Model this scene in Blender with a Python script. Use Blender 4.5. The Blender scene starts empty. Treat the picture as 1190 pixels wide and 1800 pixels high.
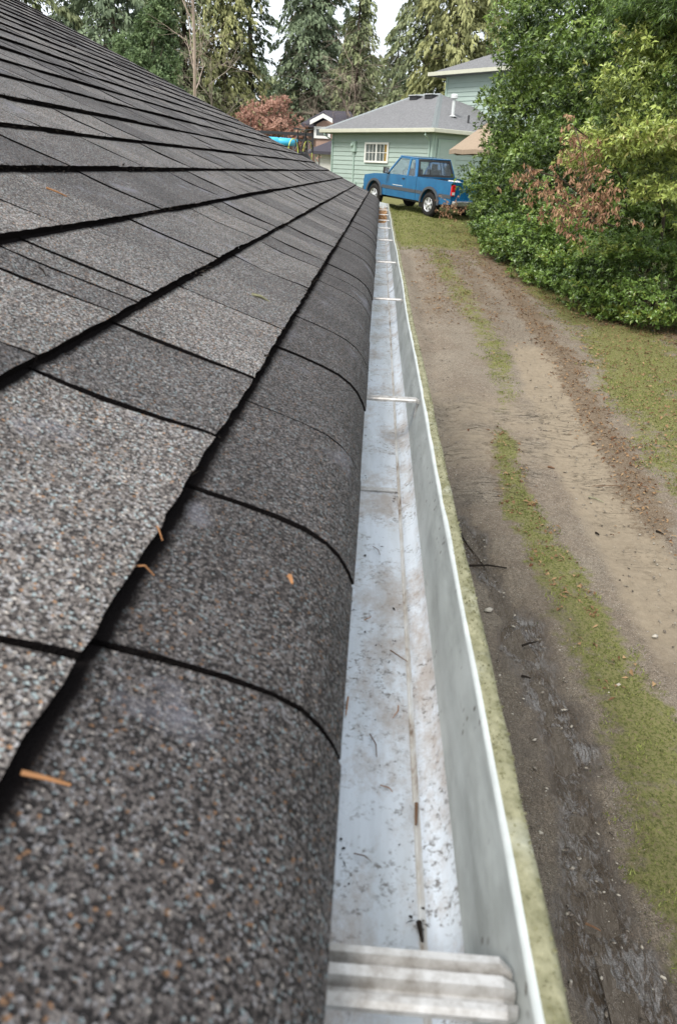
import bpy, bmesh, math, random
import numpy as np
from mathutils import Vector, Matrix, Quaternion, noise as mn
R_ = math.radians
scene = bpy.context.scene
COL = scene.collection

# ------------------------------------------------------------------ camera
# world: camera at the origin, the eave and gutter run along +Y, X to the right, metres
F, CX, CY = 1300.0, 595.0, 900.0
def _d(p): return Vector(((p[0]-CX)/F, -(p[1]-CY)/F, -1.0))
_Y = _d((671, 300)).normalized()
_n = _d((771, 305)).cross(_Y).normalized()
_Z = _n if _n.y > 0 else -_n
_X = _Y.cross(_Z)
CAMR = Matrix((_X, _Y, _Z))                      # camera -> world
cam = bpy.data.objects.new('camera', bpy.data.cameras.new('camera'))
COL.objects.link(cam)
cam.matrix_world = CAMR.to_4x4()
cam.data.sensor_fit = 'VERTICAL'; cam.data.sensor_height = 36.0; cam.data.lens = 36.0*F/1800.0
cam.data.clip_start = 0.02; cam.data.clip_end = 1500
cam.data.dof.use_dof = True; cam.data.dof.focus_distance = 2.6; cam.data.dof.aperture_fstop = 15
scene.camera = cam

# ------------------------------------------------------------------ sky, sun, exposure
SUN_EL, SUN_AZ = R_(50), R_(-148)                 # azimuth from +Y towards +X
w = bpy.data.worlds.new('World'); scene.world = w; w.use_nodes = True
nt = w.node_tree; nt.nodes.clear()
out = nt.nodes.new('ShaderNodeOutputWorld'); bg = nt.nodes.new('ShaderNodeBackground')
sky = nt.nodes.new('ShaderNodeTexSky'); sky.sky_type = 'NISHITA'; sky.sun_disc = False
sky.sun_elevation = SUN_EL; sky.sun_rotation = SUN_AZ; sky.air_density = 1.0; sky.dust_density = 3.0
tcw = nt.nodes.new('ShaderNodeTexCoord'); ns = nt.nodes.new('ShaderNodeTexNoise')
ns.inputs['Scale'].default_value = 2.2; ns.inputs['Detail'].default_value = 5
rmp = nt.nodes.new('ShaderNodeValToRGB')
rmp.color_ramp.elements[0].position = .35; rmp.color_ramp.elements[0].color = (.70,.70,.70,1)
rmp.color_ramp.elements[1].position = .62; rmp.color_ramp.elements[1].color = (.93,.93,.93,1)
mixw = nt.nodes.new('ShaderNodeMix'); mixw.data_type = 'RGBA'
nt.links.new(tcw.outputs['Generated'], ns.inputs['Vector']); nt.links.new(ns.outputs['Fac'], rmp.inputs['Fac'])
nt.links.new(rmp.outputs['Color'], mixw.inputs['Factor']); nt.links.new(sky.outputs['Color'], mixw.inputs['A'])
mixw.inputs['B'].default_value = (9.2, 9.7, 10.2, 1)
nt.links.new(mixw.outputs['Result'], bg.inputs['Color']); bg.inputs['Strength'].default_value = 0.09
nt.links.new(bg.outputs[0], out.inputs[0])
sl = bpy.data.lights.new('sun', 'SUN'); sl.energy = 2.5; sl.angle = R_(22); sl.color = (1, .95, .88)
so = bpy.data.objects.new('sun', sl); COL.objects.link(so)
sd = Vector((math.sin(SUN_AZ)*math.cos(SUN_EL), math.cos(SUN_AZ)*math.cos(SUN_EL), math.sin(SUN_EL)))
so.rotation_euler = sd.to_track_quat('Z', 'Y').to_euler(); so.location = (0, 0, 30)
scene.view_settings.view_transform = 'Standard'; scene.view_settings.look = 'None'
scene.view_settings.gamma = 1; scene.view_settings.exposure = 0.85

# ------------------------------------------------------------------ geometry helpers
def ray(p): return CAMR @ _d(p)
def at(px, py, Yd):
    r = ray((px, py)); return r*(Yd/r.y)
GY = [-60, 4, 7, 14, 20, 27, 33, 40, 60, 400]; GZ = [-3.15, -3.12, -3.02, -2.4, -1.85, -1.33, -1.1, -.85, -.6, .4]
def gz(y): return float(np.interp(y, GY, GZ))
def gh(px, py):
    r = ray((px, py)); r = r/r.y
    t = np.linspace(1, 80, 20000); k = int(np.argmax(r.z*t < np.interp(t, GY, GZ)))
    return (r.x*t[k], t[k], r.z*t[k])

def mesh_obj(name, V, Fc, m, parent=None, mats=None, midx=None, attrs=None, smooth=False, loc=None):
    me = bpy.data.meshes.new(name)
    V = np.asarray(V, dtype=np.float32)
    if isinstance(Fc, np.ndarray):
        nv = Fc.shape[1]; nf = Fc.shape[0]
        me.vertices.add(len(V)); me.vertices.foreach_set('co', V.ravel())
        me.loops.add(nf*nv); me.loops.foreach_set('vertex_index', Fc.astype(np.int32).ravel())
        me.polygons.add(nf)
        me.polygons.foreach_set('loop_start', np.arange(0, nf*nv, nv, dtype=np.int32))
        me.update(calc_edges=True); me.validate()
    else:
        me.from_pydata([tuple(v) for v in V.tolist()], [], Fc); me.update()
    for mm in (mats or [m]): me.materials.append(mm)
    if midx is not None: me.polygons.foreach_set('material_index', np.asarray(midx, dtype=np.int32))
    if smooth: me.polygons.foreach_set('use_smooth', np.ones(len(me.polygons), dtype=bool))
    if attrs:
        for k, a in attrs.items():
            at_ = me.attributes.new(k, 'FLOAT', 'POINT'); at_.data.foreach_set('value', np.asarray(a, dtype=np.float32))
    o = bpy.data.objects.new(name, me); COL.objects.link(o)
    if parent: o.parent = parent
    if loc is not None: o.location = loc
    return o

class MB:
    """collects boxes, tubes and prisms in one mesh"""
    def __init__(s): s.V = []; s.F = []; s.M = []
    def add(s, V, Fc, mi=0):
        b = len(s.V); s.V += [tuple(v) for v in V]; s.F += [tuple(b+i for i in f) for f in Fc]; s.M += [mi]*len(Fc); return s
    def box(s, lo, hi, mi=0, M=None):
        x0, y0, z0 = lo; x1, y1, z1 = hi
        V = [Vector(v) for v in ((x0,y0,z0),(x1,y0,z0),(x1,y1,z0),(x0,y1,z0),(x0,y0,z1),(x1,y0,z1),(x1,y1,z1),(x0,y1,z1))]
        if M: V = [M @ v for v in V]
        return s.add(V, [(0,3,2,1),(4,5,6,7),(0,1,5,4),(1,2,6,5),(2,3,7,6),(3,0,4,7)], mi)
    def prism(s, pts, d, mi=0):
        """pts: ordered coplanar 3D points, d: thickness vector"""
        d = Vector(d); n = len(pts); V = [Vector(p) for p in pts] + [Vector(p)+d for p in pts]
        return s.add(V, [tuple(range(n))[::-1], tuple(range(n, 2*n))] + [(i, (i+1) % n, n+(i+1) % n, n+i) for i in range(n)], mi)
    def tube(s, pts, rad, n=6, mi=0, cap=True):
        pts = [Vector(p) for p in pts]
        if not hasattr(rad, '__len__'): rad = [rad]*len(pts)
        V = []; Fc = []
        for i, p in enumerate(pts):
            t = (pts[min(i+1, len(pts)-1)] - pts[max(i-1, 0)]).normalized()
            a = t.cross(Vector((0, 0, 1)) if abs(t.z) < .95 else Vector((1, 0, 0))).normalized(); b = t.cross(a)
            for k in range(n):
                q = 2*math.pi*k/n; V.append(p + (a*math.cos(q)+b*math.sin(q))*rad[i])
        for i in range(len(pts)-1):
            for k in range(n): Fc.append((i*n+k, i*n+(k+1) % n, (i+1)*n+(k+1) % n, (i+1)*n+k))
        if cap: Fc.append(tuple(range(n))[::-1]); Fc.append(tuple((len(pts)-1)*n+k for k in range(n)))
        return s.add(V, Fc, mi)
    def lathe(s, prof, origin, axis, n=24, mi=0):
        """prof: list of (radius, along) round the axis vector"""
        ax = Vector(axis).normalized(); a = ax.cross(Vector((0, 0, 1)) if abs(ax.z) < .9 else Vector((1, 0, 0))).normalized(); b = ax.cross(a)
        V = []; Fc = []
        for (r, h) in prof:
            for k in range(n):
                q = 2*math.pi*k/n; V.append(Vector(origin)+ax*h+(a*math.cos(q)+b*math.sin(q))*r)
        for i in range(len(prof)-1):
            for k in range(n): Fc.append((i*n+k, i*n+(k+1) % n, (i+1)*n+(k+1) % n, (i+1)*n+k))
        return s.add(V, Fc, mi)
    def build(s, name, m, parent=None, mats=None, smooth=False, bevel=0, loc=None):
        o = mesh_obj(name, np.array([tuple(v) for v in s.V]), s.F, m, parent, mats, s.M, smooth=smooth, loc=loc)
        if bevel:
            b = o.modifiers.new('bevel', 'BEVEL'); b.width = bevel; b.segments = 2; b.limit_method = 'ANGLE'; b.angle_limit = R_(40)
        return o

def tag(o, label=None, cat=None, group=None, kind=None):
    if label: o['label'] = label
    if cat: o['category'] = cat
    if group: o['group'] = group
    if kind: o['kind'] = kind
    return o
def empty(name, loc=(0, 0, 0), rz=0, label=None, cat=None, group=None):
    o = bpy.data.objects.new(name, None); COL.objects.link(o); o.location = loc; o.rotation_euler = (0, 0, rz)
    return tag(o, label, cat, group)

# ------------------------------------------------------------------ materials
class NT:
    def __init__(s, name):
        s.m = bpy.data.materials.new(name); s.m.use_nodes = True; s.t = s.m.node_tree
        s.b = s.t.nodes['Principled BSDF']; s.tc = None
    def n(s, typ, ins=None, **kw):
        nd = s.t.nodes.new(typ)
        for k, v in kw.items(): setattr(nd, k, v)
        for k, v in (ins or {}).items():
            if isinstance(v, bpy.types.NodeSocket): s.t.links.new(v, nd.inputs[k])
            else: nd.inputs[k].default_value = v
        return nd
    def co(s, scale=None, kind='Object'):
        if not s.tc: s.tc = s.n('ShaderNodeTexCoord')
        o = s.tc.outputs[kind]
        if scale: o = s.n('ShaderNodeMapping', {'Vector': o, 'Scale': scale}).outputs[0]
        return o
    def noise(s, sc, det=4, rough=.6, vec=None, out='Fac', dist=0):
        return s.n('ShaderNodeTexNoise', {'Vector': vec or s.co(), 'Scale': sc, 'Detail': det, 'Roughness': rough, 'Distortion': dist}).outputs[out]
    def vor(s, sc, feature='F1', vec=None, out='Distance', rnd=1):
        return s.n('ShaderNodeTexVoronoi', {'Vector': vec or s.co(), 'Scale': sc, 'Randomness': rnd}, feature=feature).outputs[out]
    def ramp(s, fac, stops, interp='LINEAR'):
        r = s.n('ShaderNodeValToRGB', {'Fac': fac}); cr = r.color_ramp; cr.interpolation = interp
        while len(cr.elements) > 1: cr.elements.remove(cr.elements[-1])
        for i, (p, c) in enumerate(stops):
            e = cr.elements[0] if i == 0 else cr.elements.new(p); e.position = p
            c = (c, c, c) if not hasattr(c, '__len__') else c; e.color = (*c, 1)
        return r.outputs[0]
    def mix(s, f, a, b, mode='MIX'):
        nd = s.n('ShaderNodeMix', data_type='RGBA', blend_type=mode)
        for k, v in (('Factor', f), ('A', a), ('B', b)):
            i = nd.inputs[k] if k == 'Factor' else [x for x in nd.inputs if x.name == k and x.type == 'RGBA'][0]
            if isinstance(v, bpy.types.NodeSocket): s.t.links.new(v, i)
            elif k == 'Factor': i.default_value = v
            else: i.default_value = (*v, 1)
        return [x for x in nd.outputs if x.type == 'RGBA'][0]
    def math(s, op, a, b=0., c=0., clamp=False):
        nd = s.n('ShaderNodeMath', operation=op, use_clamp=clamp)
        for i, v in enumerate((a, b, c)):
            if isinstance(v, bpy.types.NodeSocket): s.t.links.new(v, nd.inputs[i])
            else: nd.inputs[i].default_value = v
        return nd.outputs[0]
    def attr(s, name): return s.n('ShaderNodeAttribute', attribute_name=name).outputs['Fac']
    def set(s, color=None, rough=None, metal=None, bump=None, bdist=.01, bstr=.5, **kw):
        def put(k, v):
            if v is None: return
            if isinstance(v, bpy.types.NodeSocket): s.t.links.new(v, s.b.inputs[k])
            else: s.b.inputs[k].default_value = (*v, 1) if hasattr(v, '__len__') else v
        put('Base Color', color); put('Roughness', rough); put('Metallic', metal)
        for k, v in kw.items(): put(k.replace('_', ' '), v)
        if bump is not None:
            bn = s.n('ShaderNodeBump', {'Height': bump, 'Strength': bstr, 'Distance': bdist}); s.t.links.new(bn.outputs[0], s.b.inputs['Normal'])
        return s.m

def simple(name, col, rough=.5, var=.15, sc=8, metal=0, bstr=0, **kw):
    t = NT(name); f = t.noise(sc, 5)
    c = t.mix(f, tuple(x*(1-var) for x in col), tuple(min(1, x*(1+var)) for x in col))
    if rough >= .7: kw.setdefault('Specular_IOR_Level', .12)
    return t.set(c, rough, metal, bump=f if bstr else None, bstr=bstr, bdist=.005, **kw)

def foliage(name, dark, light, rough=.45, trans=.25, alt=None, spec=.5):
    t = NT(name); a = t.attr('tint')
    c = t.ramp(a, [(0, dark), (1, light)] if alt is None else [(0, dark), (.8, light), (.93, light), (1, alt)])
    t.set(c, rough, Specular_IOR_Level=spec)
    tr = t.n('ShaderNodeBsdfTranslucent', {'Color': c}); mx = t.n('ShaderNodeMixShader', {0: trans})
    t.t.links.new(t.b.outputs[0], mx.inputs[1]); t.t.links.new(tr.outputs[0], mx.inputs[2])
    t.t.links.new(mx.outputs[0], t.t.nodes['Material Output'].inputs[0])
    return t.m

M = {}
# asphalt shingle with coloured mineral granules
t = NT('shingle_granules')
tint = t.attr('tint')
vc = t.n('ShaderNodeTexVoronoi', {'Vector': t.co(), 'Scale': 660.0}, feature='F1')
sep = t.n('ShaderNodeSeparateColor', {'Color': vc.outputs['Color']})
g1 = t.ramp(sep.outputs[0], [(0, (.018, .016, .016)), (.26, (.060, .054, .052)), (.46, (.13, .12, .116)), (.66, (.195, .184, .175)), (.83, (.27, .275, .285)), (.915, (.25, .31, .325)), (.963, (.25, .15, .085)), (.984, (.42, .40, .37))], 'CONSTANT')
big = t.ramp(t.noise(9, 4, .6), [(.3, (.80, .79, .79)), (.7, (1.26, 1.25, 1.25))])
g2 = t.mix(1.0, g1, big, 'MULTIPLY')
tc_ = t.ramp(tint, [(0, (.42, .40, .40)), (.25, (.56, .54, .545)), (.45, (.88, .86, .85)), (.8, (1.08, 1.04, 1.0)), (1, (1.24, 1.2, 1.17))])
g3 = t.mix(1.0, g2, tc_, 'MULTIPLY')
wear_sheen = t.ramp(t.noise(11, 4, .6), [(.60, 0), (.72, .5)])
g4 = t.mix(wear_sheen, g3, (.20, .20, .235))  # bluish patches: weathering, plus damp sheen painted into the colour
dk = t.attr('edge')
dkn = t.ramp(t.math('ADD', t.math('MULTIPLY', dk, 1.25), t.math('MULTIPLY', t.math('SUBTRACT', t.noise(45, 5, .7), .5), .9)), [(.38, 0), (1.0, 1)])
g5 = t.mix(dkn, g4, (.008, .007, .007))  # black band below each butt: its shadow and lodged moss put into the colour
hb = t.math('ADD', vc.outputs['Distance'], t.math('MULTIPLY', sep.outputs[1], .5))
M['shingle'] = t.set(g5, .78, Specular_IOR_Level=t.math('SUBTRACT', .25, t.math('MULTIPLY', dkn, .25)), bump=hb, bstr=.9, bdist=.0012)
M['felt'] = simple('dark_underlay', (.010, .009, .008), .95, .3, 60)
M['debris_dark'] = simple('dark_moss_debris', (.018, .014, .011), .95, .5, 40)

# white painted aluminium gutter, dirty inside
t = NT('painted_gutter_metal')
st = t.co((1, .12, 1))
spk = t.vor(95, out='Distance', vec=t.mix(.06, t.co(), t.noise(60, 3, out='Color'))); spn = t.noise(17, 4)
dots = t.math('MULTIPLY', t.ramp(spk, [(.10, 1), (.34, 0)]), t.ramp(spn, [(.56, 0), (.66, .45)]))
dots2 = t.math('MULTIPLY', t.ramp(t.noise(170, 4, .75), [(.53, 0), (.61, .85)]), t.ramp(t.noise(16, 5, .75), [(.47, 0), (.60, 1)]))
streak = t.ramp(t.noise(30, 4, .7, vec=st), [(.42, 0), (.72, .8)])
brown = t.ramp(t.noise(13, 7, .78, vec=t.co((1, .55, 1))), [(.47, 0), (.62, .85)])
c = t.mix(streak, (.58, .63, .69), (.40, .43, .45))
c = t.mix(brown, c, (.33, .285, .25))
c = t.mix(t.math('MAXIMUM', dots, dots2), c, (.10, .085, .07))
M['gutter'] = t.set(c, t.ramp(t.noise(20, 4), [(.3, .22), (.7, .5)]), bump=t.noise(60, 4), bstr=.12, bdist=.002)
t = NT('gutter_front_wall_metal')
f = t.noise(40, 5, .7, vec=t.co((.3, .25, 1))); g = t.noise(9, 4)
c = t.mix(t.ramp(f, [(.35, 0), (.7, 1)]), (.30, .32, .31), (.17, .18, .168))
c = t.mix(t.ramp(g, [(.45, 0), (.7, .6)]), c, (.38, .40, .395))
c = t.mix(t.math('MULTIPLY', t.ramp(t.vor(110, out='Distance'), [(.12, 1), (.28, 0)]), t.ramp(t.noise(20, 3), [(.52, 0), (.6, 1)])), c, (.07, .06, .05))
M['gutter_wall'] = t.set(c, .5, bump=f, bstr=.1, bdist=.002)
M['gutter_white'] = simple('clean_white_lip_paint', (.42, .45, .445), .5, .35, 35)
t = NT('brown_grime_in_groove')
M['grime'] = t.set(t.ramp(t.noise(24, 5, .75, vec=t.co((1, .5, 1))), [(.36, (.50, .52, .53)), (.54, (.38, .36, .33)), (.66, (.13, .085, .055))]), .6)
M['gutter_curve'] = M['gutter']
t = NT('mossy_lip')
f = t.noise(70, 6, .7); g = t.noise(18, 4)
c = t.mix(t.ramp(f, [(.35, 0), (.65, 1)]), (.12, .118, .060), (.27, .26, .165))
c = t.mix(t.ramp(g, [(.55, 0), (.75, .6)]), c, (.36, .37, .31))
M['moss_lip'] = t.set(c, .95, bump=f, bstr=.8, bdist=.003)
t = NT('hanger_aluminium')
f = t.noise(90, 5, .7)
c = t.mix(t.ramp(f, [(.4, 0), (.7, 1)]), (.50, .49, .475), (.27, .25, .225))
M['hanger'] = t.set(c, .38, .55)
M['white_paint'] = simple('white_painted_board', (.72, .72, .69), .5, .08, 12)

# soil, sand, wet mud, moss and litter of the drive
t = NT('drive_and_verge_soil')
P = t.co()
nf = t.noise(140, 4, .7); nm = t.noise(14, 6, .65); nl = t.noise(1.6, 5, .6)
peb = t.n('ShaderNodeTexVoronoi', {'Vector': P, 'Scale': 95.0}); ps = t.n('ShaderNodeSeparateColor', {'Color': peb.outputs['Color']})
c = t.mix(nm, (.105, .082, .062), (.265, .22, .172))
c = t.mix(t.ramp(nl, [(.4, 0), (.6, .6)]), c, (.225, .195, .155))
c = t.mix(1.0, c, t.ramp(nf, [(.30, .35), (.5, 1), (.70, 1.75)]), 'MULTIPLY')
c = t.mix(1.0, c, t.ramp(t.noise(38, 5, .7), [(.32, .68), (.5, 1), (.68, 1.22)]), 'MULTIPLY')
pebm = t.math('MULTIPLY', t.ramp(ps.outputs[0], [(.80, 0), (.82, 1)], 'CONSTANT'), t.ramp(peb.outputs['Distance'], [(.3, 1), (.42, 0)]))
c = t.mix(pebm, c, t.mix(ps.outputs[1], (.10, .09, .08), (.42, .39, .34)))
def edge(a, k=.5, lo=.35, hi=.62, sc=6):
    nz = t.math('ADD', t.math('MULTIPLY', t.noise(sc, 7, .75), .6), t.math('MULTIPLY', t.noise(sc*.22, 3, .6), .4))
    nn = t.math('ADD', t.math('MULTIPLY', t.math('SUBTRACT', nz, .5), k*4.2), a)
    return t.ramp(nn, [(lo, 0), (hi, 1)])
sand = edge(t.attr('sand'), .45, .3, .75, 2.5)
c = t.mix(sand, c, t.mix(nm, (.19, .15, .105), (.35, .295, .22)))
lit = edge(t.attr('litter'), .7, .36, .7, 11)
lc = t.ramp(t.noise(70, 5, .8), [(.3, (.055, .038, .026)), (.46, (.125, .090, .060)), (.56, (.23, .185, .135)), (.64, (.13, .085, .055)), (.75, (.10, .10, .045))])
c = t.mix(lit, c, lc)
gr = edge(t.attr('grass'), .65, .38, .66, 9)
gc = t.ramp(t.noise(45, 5, .75), [(.3, (.055, .055, .022)), (.44, (.12, .125, .045)), (.54, (.20, .195, .08)), (.64, (.20, .155, .095))])
c = t.mix(gr, c, gc)
crk = t.n('ShaderNodeMapping', {'Vector': P, 'Scale': (1.2, 5.5, 1)}).outputs[0]
ce = t.n('ShaderNodeTexNoise', {'Vector': crk, 'Scale': 2.2, 'Detail': 6.0, 'Roughness': .6, 'Distortion': .6}).outputs['Fac']
cr_ = t.math('MULTIPLY', t.ramp(t.math('ABSOLUTE', t.math('SUBTRACT', ce, .52)), [(.0, 1), (.014, 0)]), t.math('MULTIPLY', t.attr('crack'), t.ramp(nl, [(.42, 0), (.6, 1)])))
c = t.mix(t.math('MULTIPLY', cr_, .75), c, (.05, .038, .03))
wet = t.attr('wet')
wets = edge(wet, .35, .3, .7, 5)
wc = t.mix(nm, (.075, .053, .036), (.175, .132, .094))
wk = t.math('ADD', t.math('MULTIPLY', t.noise(9, 6, .7, vec=t.co((3.0, 1.0, 1)), dist=2.0), .6), t.math('MULTIPLY', t.noise(3, 4, .6), .4))
wc = t.mix(t.math('MULTIPLY', t.ramp(wk, [(.48, 0), (.58, .8)]), t.ramp(wet, [(.45, 0), (.9, 1)])), wc, (.44, .42, .41))  # pale streaks: lighter clay, and the sky's sheen on wet mud as colour
wc = t.mix(1.0, wc, t.ramp(nf, [(.30, .5), (.5, 1), (.70, 1.5)]), 'MULTIPLY')
c = t.mix(wets, c, wc)
rg = t.math('SUBTRACT', .93, t.math('MULTIPLY', t.math('MULTIPLY', wets, t.ramp(wet, [(.4, .3), (.8, 1)])), .70))
hb = t.math('ADD', t.math('MULTIPLY', nm, .6), t.math('MULTIPLY', nf, .4))
stk = t.noise(11, 6, .72, vec=t.co((3.0, 1.0, 1)), dist=1.8)
hb = t.math('ADD', hb, t.math('MULTIPLY', t.math('MULTIPLY', stk, wet), 3.2))
hb = t.math('SUBTRACT', hb, t.math('MULTIPLY', cr_, .5))
M['ground'] = t.set(c, rg, bump=hb, bstr=1.0, bdist=.03, Specular_IOR_Level=t.math('ADD', .08, t.math('MULTIPLY', wets, .75)))
t = NT('muddy_water')
hb = t.noise(9, 5, .6, vec=t.co((3.2, 1.3, 1)), dist=1.5)
M['water'] = t.set(t.mix(t.noise(5, 3), (.060, .046, .034), (.13, .105, .080)), .10, bump=t.math('ADD', hb, t.math('MULTIPLY', t.noise(50, 4, .7), .12)), bstr=.9, bdist=.04, IOR=1.45)
M['stone'] = simple('pale_pebble', (.36, .33, .28), .8, .35, 30)
t = NT('mixed_gravel')
M['pebble'] = t.set(t.ramp(t.noise(23, 2), [(.38, (.05, .04, .032)), (.5, (.16, .135, .11)), (.62, (.34, .31, .26))]), .85, Specular_IOR_Level=.15)
M['twig'] = simple('brown_twig', (.13, .075, .045), .85, .4, 60)
M['needle'] = simple('fallen_brown_needle', (.30, .15, .07), .8, .4, 60)
M['leaf_litter'] = foliage('dry_leaf', (.10, .045, .022), (.32, .21, .11), .8, .1, spec=.2)
M['grass'] = foliage('grass_blade', (.060, .080, .018), (.25, .28, .075), .6, .3, alt=(.30, .24, .12), spec=.3)
M['laurel'] = foliage('glossy_laurel_leaf', (.014, .034, .008), (.19, .285, .060), .30, .16, alt=(.20, .26, .06))
M['laurel_yellow'] = foliage('yellow_green_leaf', (.040, .072, .014), (.40, .48, .12), .34, .22, alt=(.46, .43, .16))
M['salal'] = foliage('low_shrub_leaf', (.015, .036, .008), (.17, .27, .055), .30, .18, alt=(.22, .26, .05))
M['dead_leaf'] = foliage('withered_leaf', (.17, .075, .045), (.42, .26, .155), .6, .2, alt=(.34, .30, .12), spec=.3)
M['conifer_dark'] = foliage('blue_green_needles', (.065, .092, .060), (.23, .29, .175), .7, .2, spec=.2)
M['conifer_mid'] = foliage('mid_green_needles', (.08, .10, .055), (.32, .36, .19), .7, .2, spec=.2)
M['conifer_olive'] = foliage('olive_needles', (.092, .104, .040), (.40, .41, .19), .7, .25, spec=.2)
M['conifer_brown'] = foliage('dry_hanging_needles', (.080, .068, .040), (.26, .22, .14), .8, .15, spec=.1)
M['light_bush'] = foliage('pale_green_leaves', (.050, .090, .035), (.19, .27, .11), .6, .25)
M['maple'] = foliage('rusty_red_leaves', (.24, .12, .09), (.52, .32, .25), .7, .25, spec=.2)
M['bark'] = simple('grey_brown_bark', (.085, .068, .052), .95, .45, 25)
M['pale_bark'] = simple('pale_pinkish_bark', (.36, .29, .24), .9, .3, 12)
M['grey_twig'] = simple('bare_grey_twigs', (.22, .19, .15), .9, .3, 12)

M['green_wall'] = None
t = NT('sage_green_painted_siding')
f = t.noise(5, 5, .6, vec=t.co((.4, .4, 3))); c = t.mix(f, (.29, .372, .335), (.375, .452, .415))
c = t.mix(t.ramp(t.noise(1.3, 4), [(.5, 0), (.8, .35)]), c, (.24, .33, .285)); M['green_wall'] = t.set(c, .7)
M['green_trim'] = simple('sage_green_trim', (.32, .42, .37), .6, .12, 5)
M['cream_gutter'] = simple('cream_fascia_gutter', (.50, .50, .41), .5, .15, 4)
t = NT('grey_roof_shingle')
f = t.noise(14, 6, .75); wv = t.n('ShaderNodeTexBrick', {'Vector': t.co((1, 1, 1)), 'Scale': 3.2, 'Color1': (.150, .152, .158, 1), 'Color2': (.215, .215, .222, 1), 'Mortar': (.10, .10, .105, 1), 'Mortar Size': .012, 'Brick Width': .3, 'Row Height': .14})
M['grey_roof'] = t.set(t.mix(1.0, wv.outputs[0], t.ramp(f, [(.3, .7), (.7, 1.25)]), 'MULTIPLY'), .9, bump=f, bstr=.5, bdist=.02)
M['ridge_cap'] = simple('pale_ridge_cap', (.24, .265, .27), .85, .2, 20)
M['purple_roof'] = simple('dark_slate_roof', (.075, .070, .085), .85, .2, 6)
M['brown_wall'] = simple('brown_siding', (.16, .115, .095), .8, .25, 4)
M['pink_wall'] = simple('pinkish_tan_siding', (.36, .25, .20), .8, .2, 4)
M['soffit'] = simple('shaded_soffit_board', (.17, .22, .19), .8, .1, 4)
M['window_glass'] = NT('window_pane_glass').set((.10, .115, .11), .05, Specular_IOR_Level=.8)
M['curtain'] = simple('ochre_curtain', (.30, .20, .06), .9, .3, 20)
M['metal_vent'] = simple('galvanised_vent', (.58, .60, .60), .4, .1, 10, .2)
M['black_vent'] = simple('black_plastic_vent', (.03, .03, .033), .4, .1, 10)
M['white_door'] = simple('white_garage_door', (.75, .74, .70), .5, .05, 4)
t = NT('metallic_blue_car_paint')
c = t.mix(t.ramp(t.noise(2.5, 4), [(.35, 0), (.7, 1)]), (.002, .10, .25), (.006, .145, .33))
M['car_blue'] = t.set(c, .22, .25, Coat_Weight=.6, Coat_Roughness=.08)
M['car_glass'] = NT('tinted_car_glass').set((.62, .70, .74), .03, Transmission_Weight=.92, IOR=1.25, Specular_IOR_Level=.8)
M['car_black'] = simple('black_car_plastic', (.018, .018, .019), .55, .2, 20)
M['car_grey'] = simple('grey_body_moulding', (.055, .062, .072), .5, .15, 10)
M['tyre'] = simple('black_tyre_rubber', (.022, .021, .020), .85, .3, 30)
M['alloy'] = simple('silver_alloy', (.62, .63, .64), .3, .1, 10, .6)
M['red_lamp'] = simple('red_tail_lamp', (.55, .012, .015), .15, .2, 30)
M['chrome'] = simple('chrome_bumper', (.6, .6, .6), .2, .1, 10, .8)
M['seat'] = simple('dark_seat_cloth', (.03, .032, .036), .9, .2, 20)
M['sack'] = simple('white_plastic_sack', (.62, .63, .62), .6, .2, 5)
M['blue_roll'] = simple('light_blue_tube', (.05, .42, .68), .4, .15, 8)
M['neon'] = simple('yellow_green_rim', (.55, .62, .12), .5, .1, 10)
M['tan_canvas'] = simple('faded_tan_canvas', (.30, .235, .175), .9, .2, 14)
M['wood'] = simple('weathered_wood', (.25, .17, .11), .85, .3, 10)

# ------------------------------------------------------------------ ground (one sheet to the horizon)
rng = np.random.default_rng(7)
def spaced(segs):
    o = []
    for a, b, st_ in segs: o += list(np.arange(a, b, st_))
    return np.array(o + [segs[-1][1]])
xs = np.concatenate([-np.geomspace(400, 2, 26), spaced([(-1.5, .3, .3), (.3, 3.6, .035), (3.6, 7, .12)]), np.geomspace(7.6, 400, 22)])
ys = np.concatenate([-np.geomspace(60, 2, 12), spaced([(-1.5, 1.2, .3), (1.2, 9, .035), (9, 16, .08), (16, 32, .2)]), np.geomspace(33, 500, 26)])
XX, YY = np.meshgrid(xs, ys)
def vnoise(X, Y, sc, seed, octs=4):
    r = np.random.default_rng(seed); out_ = np.zeros_like(X); amp = 1; tot = 0
    for o in range(octs):
        G = r.random((257, 257)); u = (X*sc+100) % 256; v = (Y*sc+100) % 256
        i = np.floor(u).astype(int); j = np.floor(v).astype(int); fu = u-i; fv = v-j
        fu = fu*fu*(3-2*fu); fv = fv*fv*(3-2*fv)
        out_ += amp*((G[i, j]*(1-fu)+G[i+1, j]*fu)*(1-fv)+(G[i, j+1]*(1-fu)+G[i+1, j+1]*fu)*fv); tot += amp; amp *= .5; sc *= 2.03
    return out_/tot-.5
def ss(a, b, x): t_ = np.clip((x-a)/(b-a), 0, 1); return t_*t_*(3-2*t_)
def path_x(pts, Y):
    p = sorted([(gh(*q)[1], gh(*q)[0]) for q in pts]); return np.interp(Y, [a for a, b in p], [b for a, b in p])
RUT_L = [(810, 910), (840, 960), (900, 1080), (955, 1230), (1010, 1420), (1065, 1600), (1130, 1800), (775, 700), (760, 600), (735, 500), (705, 420)]
STRIP = [(755, 430), (800, 500), (850, 580), (890, 680), (880, 760), (915, 900), (985, 1010), (1045, 1130), (1110, 1240), (1165, 1400), (1200, 1500), (1245, 1650)]
RUT_R = [(790, 430), (870, 520), (940, 620), (970, 700), (1040, 850), (1190, 1080)]
HEDGE = [(800, 385), (815, 410), (860, 455), (930, 505), (1000, 548), (1090, 583), (1190, 600)]
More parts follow.
